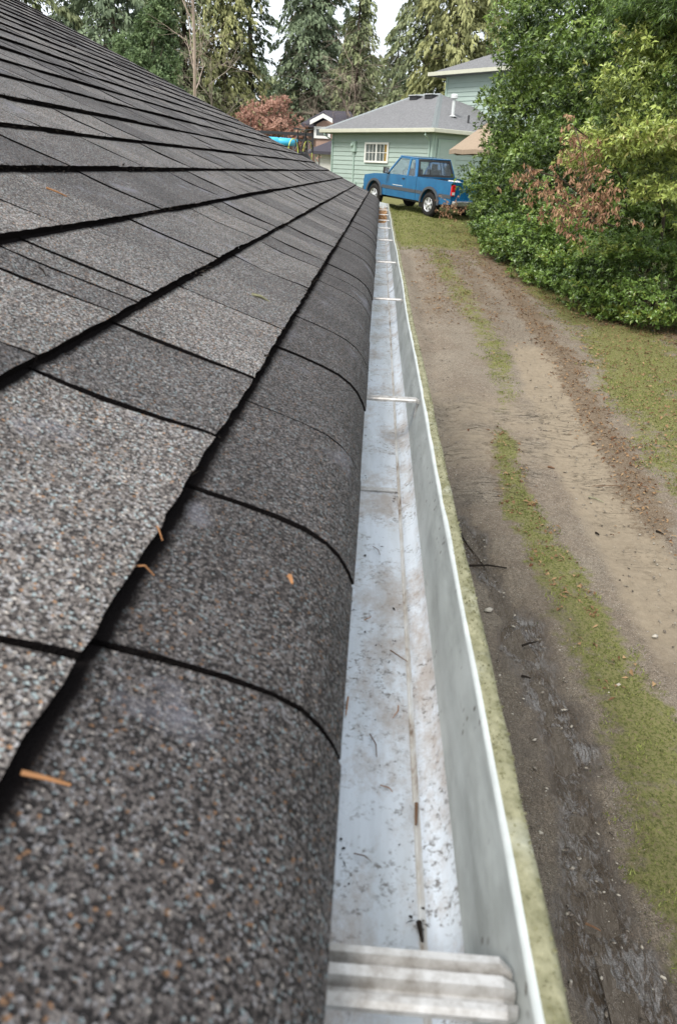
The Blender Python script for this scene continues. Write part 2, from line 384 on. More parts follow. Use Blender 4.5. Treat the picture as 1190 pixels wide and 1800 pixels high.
def masks(X, Y):
    wob = vnoise(X, Y, 1.3, 3)*.25
    xl = path_x(RUT_L, Y); xst = path_x(STRIP, Y); xr = path_x(RUT_R, Y); xh = path_x(HEDGE, Y)
    xh = np.where(Y < 13.3, 5.33+(13.3-Y)*.35, xh)
    near = 1-ss(8.6, 9.4, Y)
    wst = np.interp(Y, [2, 4, 6, 8.5, 12, 20], [.26, .27, .22, .13, .28, .3])
    dst = np.abs(X-xst+wob*.6)
    strip = .76*np.exp(-(dst/(wst*1.2))**2.4)*np.interp(Y, [8.5, 9.1, 10, 12, 16, 22], [1, .3, .62, .72, .72, .8])
    verge = ss(-.35, .8, X-(xr+np.interp(Y, [3, 6, 9, 12, 20], [.55, .62, .55, .65, .6]))+wob)
    verge *= .42+.50*ss(0, 1, vnoise(X, Y, .9, 9)*3+.5)
    lawn = .9*ss(17.5, 23.5, Y+vnoise(X, Y, .6, 5)*4)
    grass = np.maximum.reduce([strip, verge, lawn])
    dv = X-(xr+.42+wob)
    litter = np.exp(-(dv/.28)**2)*.85*ss(5, 7.5, Y)
    litter = np.maximum(litter, (1-ss(0, .55, xh-X))*.95)
    litter = np.maximum(litter, .50*ss(12, 15, Y)*(1-ss(20, 23, Y))*(1-ss(.5, 1.2, np.abs(X-1.75))))
    litter = np.maximum(litter, .45*(1-ss(.1, .42, dst))*near)
    xl = xl+.35*vnoise(Y*0+3, Y, 1.1, 55, 3); wet = (1-ss(.04, .30, np.abs(X-xl)+.35*vnoise(X, Y, 3.2, 56, 3)))*(1-ss(6.4, 7.6, Y))*(.78+.6*vnoise(X, Y, 1.5, 57, 3)+.1)
    wet = np.maximum(wet, .42*(1-ss(0, .5, X-xl))*(1-ss(3.5, 7, Y)))
    wet = np.maximum(wet, .30*(1-ss(.3, .8, np.abs(X-xl)))*(1-ss(5, 7.5, Y)))
    sand = np.clip((1-ss(.18, .55, np.abs(X-xr)))*ss(3, 5.5, Y)*(1-ss(11.5, 14, Y))*.9, 0, 1)
    sand = np.maximum(sand, .6*ss(7.2, 8.2, Y)*(1-ss(9.5, 11, Y))*ss(.4, .8, X)*(1-ss(2.3, 2.9, X)))
    crack = np.clip(ss(6.3, 7.6, Y)*(1-ss(9.2, 10.5, Y))*(1-ss(2.3, 3, X))+.25*(1-ss(0, .5, np.abs(X-xr))), 0, 1)
    return grass, litter, wet, sand, crack, xl, xr
gr_, li_, we_, sa_, ck_, xl_, xr_ = masks(XX, YY)
ZB = np.interp(YY, GY, GZ)
fine = (XX > 0) & (XX < 8) & (YY > 0) & (YY < 33)
rut = -.050*np.exp(-((XX-xl_)/.16)**2)-.03*np.exp(-((XX-xr_)/.25)**2)*(YY > 3)
ZZ = ZB+np.where(fine, rut, 0)+np.where(fine, vnoise(XX, YY, 2.2, 11, 5)*.05+vnoise(XX, YY, 7, 12, 4)*.030*(1+1.3*we_), 0)
ZZ += np.where(fine, gr_*.015, 0)
ny, nx = XX.shape
ii = np.arange(ny*nx).reshape(ny, nx)
Fq = np.stack([ii[:-1, :-1], ii[:-1, 1:], ii[1:, 1:], ii[1:, :-1]], -1).reshape(-1, 4)
far_g = ss(28, 32, YY)
gr_ = np.maximum(gr_, far_g*.75)
tag(mesh_obj('ground', np.stack([XX, YY, ZZ], -1).reshape(-1, 3), Fq, M['ground'], smooth=True,
    attrs=dict(grass=gr_.ravel(), litter=li_.ravel(), wet=we_.ravel(), sand=sa_.ravel(), crack=ck_.ravel())), kind='structure')
# water lying in the left wheel rut
yw = np.arange(1.3, 6.9, .06)
xw = path_x(RUT_L, yw); ww = .075+.03*np.sin(yw*3.1)+.02*np.sin(yw*7.3+1); xw = xw+.04*np.sin(yw*2.3)
cols = np.linspace(-1, 1, 9)
VX = xw[:, None]+ww[:, None]*cols[None]; VY = np.repeat(yw[:, None], 9, 1)
VZ = np.interp(VY, GY, GZ)-.044
jj = np.arange(VX.size).reshape(VX.shape)
tag(mesh_obj('puddle_water', np.stack([VX, VY, VZ], -1).reshape(-1, 3), np.stack([jj[:-1, :-1], jj[:-1, 1:], jj[1:, 1:], jj[1:, :-1]], -1).reshape(-1, 4), M['water'], smooth=True), kind='structure')

def gsample(n, y0, y1, x0, x1, which, thr=.45, seed=1):
    """random ground points where the given mask is high"""
    r = np.random.default_rng(seed); y = y0+(y1-y0)*r.random(n)**1.25; x = x0+(x1-x0)*r.random(n)
    mk = masks(x, y); m_ = mk[which]+vnoise(x, y, 5, 21)*.8+vnoise(x, y, 23, 22)*.6
    k = m_ > thr; x = x[k]; y = y[k]
    z = np.interp(y, GY, GZ)-.050*np.exp(-((x-mk[5][k])/.16)**2)-.03*np.exp(-((x-mk[6][k])/.25)**2)*(y > 3)+vnoise(x, y, 2.2, 11, 5)*.05+.008
    return np.stack([x, y, z], -1), r
def unit(v): return v/np.maximum(np.linalg.norm(v, axis=-1, keepdims=True), 1e-9)
def leaf_mesh(name, C, D, N, L, W, tint, m, parent=None, fold=.12, droop=.15):
    """leaves: base C, direction D, normal N, length L, width W -> 5-vertex folded leaf each"""
    n = len(C); D = unit(D); S = unit(np.cross(D, N)); N = np.cross(S, D); L = np.broadcast_to(L, n)[:, None]; W = np.broadcast_to(W, n)[:, None]
    b = C; mid = C+D*L*.5-N*W*fold*0+N*L*droop*.3; tip = C+D*L-N*L*droop
    l = mid-S*W*.5+N*W*fold; r = mid+S*W*.5+N*W*fold
    V = np.stack([b, mid, tip, l, r], 1).reshape(-1, 3); k = np.arange(n)[:, None, None]*5
    Fc = (k+np.array([[0, 4, 1], [1, 4, 2], [0, 1, 3], [1, 2, 3]])[None]).reshape(-1, 3)
    return mesh_obj(name, V, Fc, m, parent, attrs=dict(tint=np.repeat(np.clip(tint, 0, 1), 5)))
def blades(name, C, H, W, tint, m, r, lean=.5):
    n = len(C); a = r.random(n)*6.283; d = np.stack([np.cos(a), np.sin(a), np.zeros(n)], -1); a2 = r.random(n)*6.283
    ln = np.stack([np.cos(a2), np.sin(a2), np.zeros(n)], -1)*(lean*r.random(n)*H)[:, None]
    V = np.stack([C-d*W[:, None]/2, C+d*W[:, None]/2, C+ln+np.array([0, 0, 1])*H[:, None]], 1).reshape(-1, 3)
    Fc = np.arange(3*n).reshape(n, 3)
    return mesh_obj(name, V, Fc, m, attrs=dict(tint=np.repeat(tint, 3)))
P1, r = gsample(110000, 1.8, 12, .9, 5.6, 0, .45, 31)
P2, r = gsample(60000, 12, 31, .2, 5.8, 0, .42, 32)
Pg = np.concatenate([P1, P2]); hh = (.008+.020*r.random(len(Pg)))*np.interp(Pg[:, 1], [2, 14, 24], [1, 1.1, 1.9])
tag(blades('grass', Pg, hh, .0035+.0035*r.random(len(Pg))+.0006*Pg[:, 1], np.clip(r.random(len(Pg))*.9+vnoise(Pg[:, 0], Pg[:, 1], 2.5, 4)*.7+.05, 0, 1), M['grass'], r, 1.1),
    'short grass and moss growing on the drive and verge', 'grass', kind='stuff')
Pl, r = gsample(60000, 5, 25, .6, 6, 1, .42, 41); Pl = Pl[np.random.default_rng(4).permutation(len(Pl))]
Pl2, r2 = gsample(5000, 4, 24, 1, 6, 0, .5, 42); Pl2 = Pl2[:1400]
Pv, r3 = gsample(9000, 6, 16, 2.4, 5.6, 0, .25, 43); Pv = Pv[:3600]; Pv[:, 2] += .026
Pl2[:, 2] += .012; Pl = np.concatenate([Pl[:11000], Pl2, Pv]); n = len(Pl); r = np.random.default_rng(5)
dd = r.normal(size=(n, 3)); dd[:, 2] *= .25; nn_ = r.normal(size=(n, 3))*.35+np.array([0, 0, 1])
tag(leaf_mesh('fallen_leaves', Pl+np.array([0, 0, .006]), dd, nn_, .025+.055*r.random(n)**2, .014+.026*r.random(n)**2, r.random(n)**1.3, M['leaf_litter'], fold=.25),
    'scattered dry brown leaves on the drive and beside the hedge', 'leaves', kind='stuff')
def pebbles(name, P, S, m):
    base = np.array([(1,0,0),(-1,0,0),(0,1,0),(0,-1,0),(0,0,1),(0,0,-1),(.62,.62,.4),(-.62,.62,.4),(.62,-.62,.4),(-.62,-.62,.4)], float)
    Fc = [(0,6,4),(6,2,4),(2,7,4),(7,1,4),(1,9,4),(9,3,4),(3,8,4),(8,0,4),(0,2,6),(2,1,7),(1,3,9),(3,0,8),(0,5,2),(2,5,1),(1,5,3),(3,5,0)]
    r = np.random.default_rng(3); V = []; FF = []
    for i, (p, s_) in enumerate(zip(P, S)):
        a = r.random()*6.28; c_, s2 = math.cos(a), math.sin(a); b = base*(s_*np.array([1+r.random()*.8, .8, .5]))*(1+.25*r.random((10, 1)))
        b = np.stack([b[:, 0]*c_-b[:, 1]*s2, b[:, 0]*s2+b[:, 1]*c_, b[:, 2]], -1)+p; V.append(b); FF.append(np.array(Fc)+10*i)
    return mesh_obj(name, np.concatenate(V), np.concatenate(FF), m, smooth=True)
r = np.random.default_rng(8); n = 6500; y = 1.5+14*r.random(n)**1.5; x = .8+3*r.random(n)
P_ = np.stack([x, y, np.interp(y, GY, GZ)+vnoise(x, y, 2.2, 11, 5)*.05-.004], -1)
tag(pebbles('gravel', P_, .003+.011*r.random(n)**3.5, M['pebble']), 'small pale pebbles scattered over the muddy drive', 'gravel', kind='stuff')
for q in [(1068, 1221, .03), (1086, 1205, .022), (1150, 1119, .025), (858, 1073, .035)]:
    g_ = gh(q[0], q[1]); o = pebbles('stone', [(g_[0], g_[1], g_[2]+.005)], [q[2]], M['stone'])
    o['label'] = {1068: 'larger pale flat stone of the pair at right of the grass strip', 1086: 'smaller pale stone just above another on the sandy rut',
                  1150: 'single pale stone on the sandy rut near the right edge', 858: 'flat tan stone half sunk beside the dark puddle rut'}[q[0]]
    tag(o, None, 'stone', 'loose stones on the drive')

# ------------------------------------------------------------------ the near house: roof, gutter, wall
E_ = .1428; SL = R_(25); P0 = (-.1225, -.2064)
cs, sn = math.cos(SL), math.sin(SL)
house = empty('house', (-4.5, 3.5, -3.12), 0, 'house whose dark shingle roof and white gutter fill the left foreground', 'house')
def HL(V):                                         # world -> the house's local frame
    V = np.asarray(V, float); return V-np.array([-4.5, 3.5, -3.12])
def ymax(x): return 8.2+.70*(x+.12)
NROW = 34; YMIN = -.9
def roof_pt(u, off, y):
    return (P0[0]-u*cs+off*sn, y+.22*(-u*cs), P0[1]+u*sn+off*cs)
EAVE = [(-.1225, -.2064), (-.090, -.2205), (-.062, -.2335), (-.042, -.2445), (-.026, -.2570), (-.014, -.2720), (-.006, -.2915)]
def eave_pt(s_, off, y):
    k = s_*(len(EAVE)-1); i = max(0, min(int(k), len(EAVE)-2)); f_ = k-i
    x = EAVE[i][0]*(1-f_)+EAVE[i+1][0]*f_; z = EAVE[i][1]*(1-f_)+EAVE[i+1][1]*f_
    dx = EAVE[i+1][0]-EAVE[i][0]; dz = EAVE[i+1][1]-EAVE[i][1]; l = math.hypot(dx, dz)
    return (x-dz/l*off, y+.22*(x-P0[0])+0*.0, z+dx/l*off)
V = []; FQ = []; TI = []; ED = []
rr = random.Random(12)
T_ = .0092
def add_tab(fn, us, y0, y1, tint, res, row, lift=0):
    """one shingle tab: grid of us x ys on the surface fn, closed at the butt and sides"""
    ny_ = max(2, int((y1-y0)/res)+1); yy = np.linspace(y0, y1, ny_); b0 = len(V)
    wj = [rr.uniform(-.0012, .0012) for _ in range(ny_)]
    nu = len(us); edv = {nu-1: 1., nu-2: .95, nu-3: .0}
    for iu, (u, off) in enumerate(us):
        for iy, y_ in enumerate(yy):
            side = 0
            if iy == 0: side = rr.uniform(0, .0015)
            if iy == ny_-1: side = -rr.uniform(0, .0015)
            wob = .0009*math.sin(y_*3.1+row*2.1)+.0004*math.sin(y_*13+row)
            uu = u+(wj[iy]+wob*1.3 if iu == 0 else 0)
            V.append(fn(uu, off+wob*.6+lift, y_+side)); TI.append(tint)
            e = max(0, 1-min(iy, ny_-1-iy)*(y1-y0)/(ny_-1)/.004)*.0
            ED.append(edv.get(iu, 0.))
    for iu in range(nu-1):
        for iy in range(ny_-1):
            a = b0+iu*ny_+iy; FQ.append((a, a+1, a+ny_+1, a+ny_) if True else 0)
    # skirts
    def skirt(idx):
        b1 = len(V)
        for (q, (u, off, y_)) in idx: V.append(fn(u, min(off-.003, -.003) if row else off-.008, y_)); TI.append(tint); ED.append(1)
        top = []
        b2 = len(V)
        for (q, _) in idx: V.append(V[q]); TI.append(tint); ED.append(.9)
        for k in range(len(idx)-1): FQ.append((b2+k, b1+k, b1+k+1, b2+k+1))
    skirt([(b0+iy, (us[0][0]+.0005, us[0][1], yy[iy])) for iy in range(ny_)])
    skirt([(b0+iu*ny_, (us[iu][0], us[iu][1], yy[0])) for iu in range(nu)])
    skirt([(b0+iu*ny_+ny_-1, (us[iu][0], us[iu][1], yy[-1])) for iu in range(nu)])
def slots_for(row, ym):
    fixed = {0: [-.55, -.2, .06, .279, .465, .679, .917, 1.13, 1.352, 1.55, 1.693, 1.839, 2.074, 2.272, 2.462, 2.62, 2.781],
             1: [-.55, -.2, .06, .259, .554, .738, .986, 1.18, 1.37, 1.66, 1.80, 1.99, 2.15, 2.40, 2.62, 2.815],
             2: [-.5, -.1, .2, .38, .566, .749, .817, .874, 1.07, 1.24, 1.467, 1.63, 1.82, 1.95, 2.10, 2.37],
             3: [-.3, .1, .33, .6, .79, .987, 1.20, 1.42, 1.68, 1.99, 2.18, 2.38], 4: [.2, .6, .9, 1.173, 1.389, 1.643, 1.812, 2.005, 2.24]}
    s_ = list(fixed.get(row, [YMIN+rr.uniform(0, .1)]))
    while s_[-1] < ym+.3: s_.append(s_[-1]+rr.choice([.065, .13, .17, .19, .21, .22, .24, .28]))
    return s_
for row in range(NROW+1):
    res = .016 if row < 5 else .035
    xr = P0[0]-row*E_*cs
    ym = ymax(xr)+.22*(0 if row == 0 else row*E_*cs)
    sl_ = [YMIN]+slots_for(row, ym); 
    dull = rr.random()
    for a, b in zip(sl_[:-1], sl_[1:]):
        if a >= ym-.02: break
        b = min(b, ym); g = .0022
        hi = rr.random(); tint = min(1, max(0, .45+rr.gauss(0, .2))); tint = tint*.9+.1*dull
        lift = rr.choice([0, .0008, .0016])
        r_ = res if a < 3.2 else res*2.5
        if row == 0:
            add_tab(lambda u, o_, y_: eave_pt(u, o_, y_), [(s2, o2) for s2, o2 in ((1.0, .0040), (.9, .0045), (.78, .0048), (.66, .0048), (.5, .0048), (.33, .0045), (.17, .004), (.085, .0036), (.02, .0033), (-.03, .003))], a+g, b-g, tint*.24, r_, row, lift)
        else:
            u0 = (row-1)*E_
            cup = rr.uniform(-.0005, .0035)
            add_tab(roof_pt, [(u0, T_+.0003), (u0+E_*.08, T_), (u0+E_*.3, T_*.8-cup*.6), (u0+E_*.6, T_*.55-cup), (u0+E_*.80, T_*.40-cup*.5), (u0+E_*.91, T_*.36-cup*.2), (u0+E_*.982, T_*.30), (u0+E_*1.02, .0035)], a+g, b-g, tint, r_, row, lift)
Vn = HL(V)
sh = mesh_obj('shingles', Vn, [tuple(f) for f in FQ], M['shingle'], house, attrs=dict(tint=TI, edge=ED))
# roof deck under the tabs (seen as black slots) and the back slope
u9 = NROW*E_; xt, _, zt = roof_pt(u9, -.0045, 0)
d = MB()
def dk_row(k, pts):
    pass
prof = [(e[0]-.0035, e[1]-.0035) for e in EAVE[::-1]]+[(xt, zt)]
Vd = []
for (x, z) in prof: Vd += [(x, YMIN, z), (x, ymax(x)-.01, z)]
Fd = [(2*i, 2*i+1, 2*i+3, 2*i+2) for i in range(len(prof)-1)]
mesh_obj('roof_deck', HL(Vd), Fd, M['felt'], house)
xb = xt*2-.0; 
Vb = [(xt, YMIN, zt+.012), (xt, ymax(xt), zt+.012), (xb, ymax(xt)-.2, P0[1]), (xb, YMIN, P0[1])]
mesh_obj('back_roof_slope', HL(Vb+[(v[0], v[1], v[2]-.03) for v in Vb]), [(0, 1, 2, 3), (7, 6, 5, 4), (0, 4, 5, 1), (1, 5, 6, 2), (2, 6, 7, 3), (3, 7, 4, 0)], M['grey_roof'], house)
# walls, fascia, soffit and rake board
m = MB(); o0 = (-4.5, 3.5, -3.12)
def loc(p): return (p[0]-o0[0], p[1]-o0[1], p[2]-o0[2])
m.prism([loc((-.5, YMIN+.1, -3.3)), loc((-.5, 7.7, -3.3)), loc((-4.4, 4.9, -3.3)), loc((xb+.5, 4.7, -3.3)), loc((xb+.5, YMIN+.1, -3.3))], (0, 0, 2.9)); m.build('wall', M['green_wall'], house)
m = MB(); m.box(loc((-.055, YMIN, -.46)), loc((-.033, 8.15, -.262))); m.build('fascia', M['white_paint'], house)
m = MB(); m.prism([loc((-.055, YMIN, -.45)), loc((-.055, 8.1, -.45)), loc((-4.3, 5.1, -.45)), loc((-4.5, YMIN, -.45))], (0, 0, .02)); m.build('soffit', M['white_paint'], house)
m = MB()
ra = [(EAVE[5][0], EAVE[5][1]), (P0[0], P0[1]), (xt, zt)]
for (x0, z0), (x1, z1) in zip(ra[:-1], ra[1:]):
    m.prism([loc((x0, ymax(x0)-.0, z0-.004)), loc((x1, ymax(x1), z1-.004)), loc((x1, ymax(x1), z1-.16)), loc((x0, ymax(x0), z0-.16))], (0, .02, 0))
m.build('rake_board', M['white_paint'], house)
m = MB(); m.add([loc(p) for p in [(-.03, YMIN, -.268), (-.03, 8.15, -.268), (-.0145, 8.15, -.290), (-.0145, YMIN, -.290), (-.0135, YMIN, -.318), (-.0135, 8.15, -.318)]], [(0, 1, 2, 3), (3, 2, 5, 4)])
m.build('drip_edge', M['gutter_white'], house)
# gutter trough (K profile), bent from sheet
GUT0, GUT1 = YMIN, 8.62
PR = [(-.031, -.300, 0), (-.031, -.396, 0), (-.026, -.404, 0), (.000, -.4045, 0), (.0500, -.405, 4), (.0512, -.4072, 4), (.0522, -.4072, 4), (.0542, -.4025, 5), (.060, -.3995, 5), (.066, -.396, 5),
      (.071, -.387, 1), (.0735, -.372, 1), (.0755, -.352, 1), (.0795, -.334, 1), (.0832, -.324, 1), (.0835, -.3175, 2), (.0845, -.3155, 2), (.0872, -.3150, 3), (.0892, -.3158, 3), (.0940, -.3148, 3), (.0985, -.3165, 3), (.1000, -.3210, 3),
      (.0995, -.336, 1), (.0955, -.352, 1), (.0895, -.370, 1), (.0880, -.396, 1), (.084, -.412, 1), (.000, -.414, 1), (-.032, -.412, 1)]
yg = np.arange(GUT0, GUT1+.001, .045)
Vg = []
for y_ in yg:
    wx = .0012*math.sin(y_*2.3+.6)+.0009*math.sin(y_*5.9)
    wz = .0008*math.sin(y_*3.1)
    for k, (x, z, mi) in enumerate(PR):
        f_ = max(0, min(1, (x-.05)/.03)); j_ = (random.Random(int(y_*1000)+k).uniform(-.0006, .0006) if mi == 3 else 0)
        Vg.append((x+wx*f_+j_, y_, z+wz*f_+j_))
np_ = len(PR); Fg = []; Mi = []
for i in range(len(yg)-1):
    for k in range(np_-1):
        a = i*np_+k; Fg.append((a, a+1, a+np_+1, a+np_)); Mi.append(PR[k][2])
gut = mesh_obj('gutter', HL(Vg), Fg, None, house, mats=[M['gutter'], M['gutter_wall'], M['gutter_white'], M['moss_lip'], M['grime'], M['gutter_curve']], midx=Mi, smooth=True)
tag(gut, 'white metal gutter with a mossy yellow-green lip')
# moss fuzz on the lip
r = np.random.default_rng(77); n = 9000
yy_ = GUT0+(GUT1-GUT0)*r.random(n)**1.6; ed = vnoise(yy_, yy_*0, 30, 5)*.004
xx_ = .0885+ed+(.0985-.0885-ed)*r.random(n)
Cm = np.stack([xx_+.0012*np.sin(yy_*2.3+.6)+.0009*np.sin(yy_*5.9), yy_, -.3160+.0008*np.sin(yy_*3.1)+0*xx_], -1)
dm = r.normal(size=(n, 3)); dm[:, 2] = np.abs(dm[:, 2])*.6+.1; dm[:, 0] *= .4
mo = leaf_mesh('moss', HL(Cm), dm, r.normal(size=(n, 3)), .0012+.002*r.random(n), .001+.0012*r.random(n), r.random(n), foliage('lip_moss', (.11, .11, .055), (.25, .245, .15), .9, .1, spec=.1), gut)
m = MB(); m.prism([loc((x, GUT1, z)) for x, z, _ in PR[:1]+PR[2:5]+PR[9:16]+[(.1, -.32, 0), (.088, -.396, 0), (-.031, -.412, 0)][:0]], (0, .002, 0)); m.build('end_cap', M['gutter_white'], gut)
ys_ = ray((650, 858)); ys_ = (ys_*(-.402/ys_.z)).y; m = MB(); m.box(loc((-.030, ys_-.006, -.4045)), loc((.0485, ys_+.006, -.4022))); m.build('seam_strip', M['hanger'], gut)
hang = MB()
hp = [(-.0135, 0), (-.0135, .0030), (-.0115, .0052), (-.0085, .0052), (-.0065, .0006), (-.0035, .0006), (-.0015, .0058), (.0035, .0058), (.0052, .0004), (.0075, .0004), (.0095, .0052), (.0135, .0044), (.0135, 0)]
Vh = []; nh = len(hp)
for x, dz in ((-.029, 0), (.030, .000), (.076, 0), (.0815, -.003)):
    k = 1 if x < .08 else .75
    for (a, b) in hp: Vh.append((x, a*k, b+dz))
Fh = [(i*nh+k, i*nh+k+1, (i+1)*nh+k+1, (i+1)*nh+k) for i in range(3) for k in range(nh-1)]+[tuple(range(3*nh, 4*nh)), tuple(range(nh))[::-1]]
Fh += [(i*nh, (i+1)*nh, (i+1)*nh+nh-1, i*nh+nh-1) for i in range(3)]
hang.add(Vh, Fh); hang.tube([(-.024, 0, -.002), (-.024, 0, .006)], .004, 8)
hang.prism([(.0775, -.010, -.001), (.0795, -.010, -.004), (.0765, -.004, -.026), (.0745, -.004, -.026)], (0, .014, 0))
h0 = None
for y_ in (.2115, 1.135, 2.13, 3.05, 4.07, 4.95, 5.75, 6.5, 7.3, 8.05, -.7):
    if h0 is None: h = h0 = hang.build('gutter_hanger', M['hanger'], gut)
    else: h = h0.copy(); COL.objects.link(h)
    h.location = loc((0, y_, -.3270)); h.scale = (1, 1 if y_ < .5 else .62, 1)
m = MB(); m.tube([loc(p) for p in [(.03, 8.45, -.41), (.03, 8.45, -.50), (-.05, 8.42, -.62), (-.30, 8.3, -.75), (-.42, 8.25, -.9), (-.42, 8.25, -2.7)]], .04, 8); m.build('downspout', M['white_paint'], house)

# debris on the roof and in the gutter
r = np.random.default_rng(15)
C = []; D = []; Ls = []; 
for row in range(0, 22):
    n_ = 1900 if row < 6 else 800
    y_ = YMIN+(8.2-YMIN)*r.random(n_)**1.7
    cl = vnoise(y_*1.0, y_*0+row*7.7, 3.5, 60+row, 3) > -.04
    y_ = y_[cl]
    for q in y_:
        x0_ = P0[0]-row*E_*cs
        if q > ymax(x0_): continue
        uu = row*E_-abs(r.normal(0, .0030))-.0005; p = roof_pt(uu, .004+.009*r.random(), q+.22*row*E_*cs) if row > 0 else (P0[0]+abs(r.normal(0, .003)), q, P0[1]+.003+.009*r.random())
        C.append(p); d_ = r.normal(size=3); d_[1] *= 2; d_[2] *= .4; D.append(d_); Ls.append(.003+.012*r.random()**2)
C = np.array(C); D = np.array(D); n = len(C)
tag(leaf_mesh('roof_debris', C, D, r.normal(size=(n, 3)), np.array(Ls), .0009+.0022*r.random(n)**2, r.random(n), M['debris_dark'], fold=.3),
    'dark moss crumbs and needle bits lodged along the shingle edges', 'debris', kind='stuff')
# specks and needles lying on the gutter floor
n = 2400; y_ = .12+4*r.random(n)**1.7; x_ = np.where(r.random(n) < .35, .049-abs(r.normal(0, .006, n)), -.004+.070*r.random(n)); kk = vnoise(x_*3, y_, 14, 91, 4)+vnoise(x_*2, y_, 60, 92, 2)*.5 > .16; y_ = y_[kk]; x_ = x_[kk]; n = len(x_)
C = np.stack([x_, y_, -.4038+np.clip(x_-.053, 0, 1)*.55], -1); dd = r.normal(size=(n, 3)); dd[:, 2] = 0
tag(leaf_mesh('gutter_specks', C, dd, np.tile([0, 0, 1.], (n, 1))+r.normal(size=(n, 3))*.2, .0009+.007*r.random(n)**4, .0007+.0026*r.random(n)**3, r.random(n), M['debris_dark']),
    'tiny dark grit specks lying on the pale gutter floor', 'debris', kind='stuff')
for k_, (px_, py_, qx_, qy_) in enumerate([(650, 1290, 662, 1330), (700, 1240, 690, 1262), (622, 1500, 650, 1512), (668, 1380, 690, 1392), (655, 960, 668, 975), (640, 1090, 652, 1084)]):
    a_ = ray((px_, py_)); b_ = ray((qx_, qy_)); a_ = a_*(-.4025/a_.z); b_ = b_*(-.4025/b_.z); o_ = (a_+b_)/2
    mb = MB(); mb.tube([a_-o_, (a_+b_)/2-o_+Vector((.002, 0, .001)), b_-o_], [.0005, .0005, .0003], 4)
    tag(mb.build('needle', M['needle' if k_ % 2 else 'twig'], loc=o_), ['brown needle on the gutter floor midway between the flake and the seam', 'needle touching the groove just below the thin dark twig', 'needle lowest of the brown ones, above the nearest hanger',
        'slanted needle on the gutter floor beside the bark flake', 'tiny needle on the gutter floor just below the seam', 'tiny needle at the shingle side of the gutter, above the dark twig'][k_], 'needle', 'twigs and needles in the gutter')
n = 1500; y_ = 6.75+1.75*r.random(n); x_ = -.02+.085*r.random(n)
C = np.stack([x_, y_, -.402+.045*r.random(n)*ss(6.7, 7.3, y_)], -1)
tag(leaf_mesh('needle_litter', C, r.normal(size=(n, 3))*np.array([1, 1, .25]), r.normal(size=(n, 3)), .02+.03*r.random(n), .003+.008*r.random(n), r.random(n)*.6+.4,
    foliage('orange_brown_litter', (.20, .10, .05), (.50, .30, .15), .8, .1)), 'orange-brown needle litter heaped at the far end of the gutter', 'litter', kind='stuff')
def floor_pt(px, py, z):
    q = ray((px, py)); return q*(z/q.z)
def roof_hit(px, py):
    q = ray((px, py)); nrm = Vector((sn, 0, cs)); p = Vector((P0[0], 0, P0[1])); return q*((nrm.dot(p)+.008)/nrm.dot(q))
def stick(name, a, b, rad, m, label, cat, grp, bend=.1):
    a = Vector(a); b = Vector(b); o_ = (a+b)/2; mid = o_+Vector((0, 0, bend*(b-a).length))
    mb = MB(); mb.tube([a-o_, mid-o_, b-o_], [rad, rad*.8, rad*.5], 5); o = mb.build(name, M[m], loc=o_); return tag(o, label, cat, grp)
G1 = 'twigs and needles in the gutter'; G2 = 'twigs and needles on the shingles'
stick('twig', floor_pt(686, 1143, -.401), floor_pt(716, 1163, -.400), .0007, 'twig', 'thin dark twig lying across the gutter floor groove', 'twig', G1, .0)
stick('needle', floor_pt(612, 1225, -.402), floor_pt(608, 1258, -.402), .0008, 'needle', 'short brown needle at left side of the gutter floor', 'needle', G1, 0)
stick('bark_flake', floor_pt(732, 1412, -.402), floor_pt(731, 1450, -.402), .0014, 'twig', 'reddish bark flake stuck beside the gutter groove', 'bark flake', G1, 0)
stick('dirt_clump', floor_pt(736, 1620, -.402), floor_pt(742, 1655, -.402), .0018, 'debris_dark', 'dark dirt clump in the gutter groove above the nearest hanger', 'dirt', G1, 0)
stick('needle', roof_hit(38, 1358), roof_hit(125, 1380), .0011, 'needle', 'orange-brown needle near the lower left corner of the roof', 'needle', G2, .02)
stick('needle', roof_hit(240, 995), roof_hit(272, 1012), .0006, 'needle', 'pinkish curved needle sticking out below the lowest shingle step', 'needle', G2, .3)
stick('needle', roof_hit(272, 925), roof_hit(286, 950), .0006, 'needle', 'pale bent needle wedged in the lowest shingle step', 'needle', G2, .3)
stick('needle', roof_hit(82, 330), roof_hit(118, 345), .0016, 'needle', 'rusty needle on the upper left shingles', 'needle', G2, .02)
stick('twig', roof_hit(70, 470), roof_hit(82, 486), .0011, 'debris_dark', 'tiny black twig on a shingle at the left edge of the roof', 'twig', G2, .1)
stick('moss_tuft', roof_hit(443, 518), roof_hit(474, 531), .0030, 'moss_lip', 'small yellow-green moss tuft on the middle shingles', 'moss', G2, .1)
stick('leaf_bit', roof_hit(408, 430), roof_hit(420, 436), .0020, 'sack', 'white fleck on a shingle step in the middle of the roof', 'leaf bit', G2, .1)
stick('leaf_bit', roof_hit(509, 1012), roof_hit(514, 1026), .0016, 'needle', 'small orange fleck on the curved eave shingle', 'leaf bit', G2, .1)

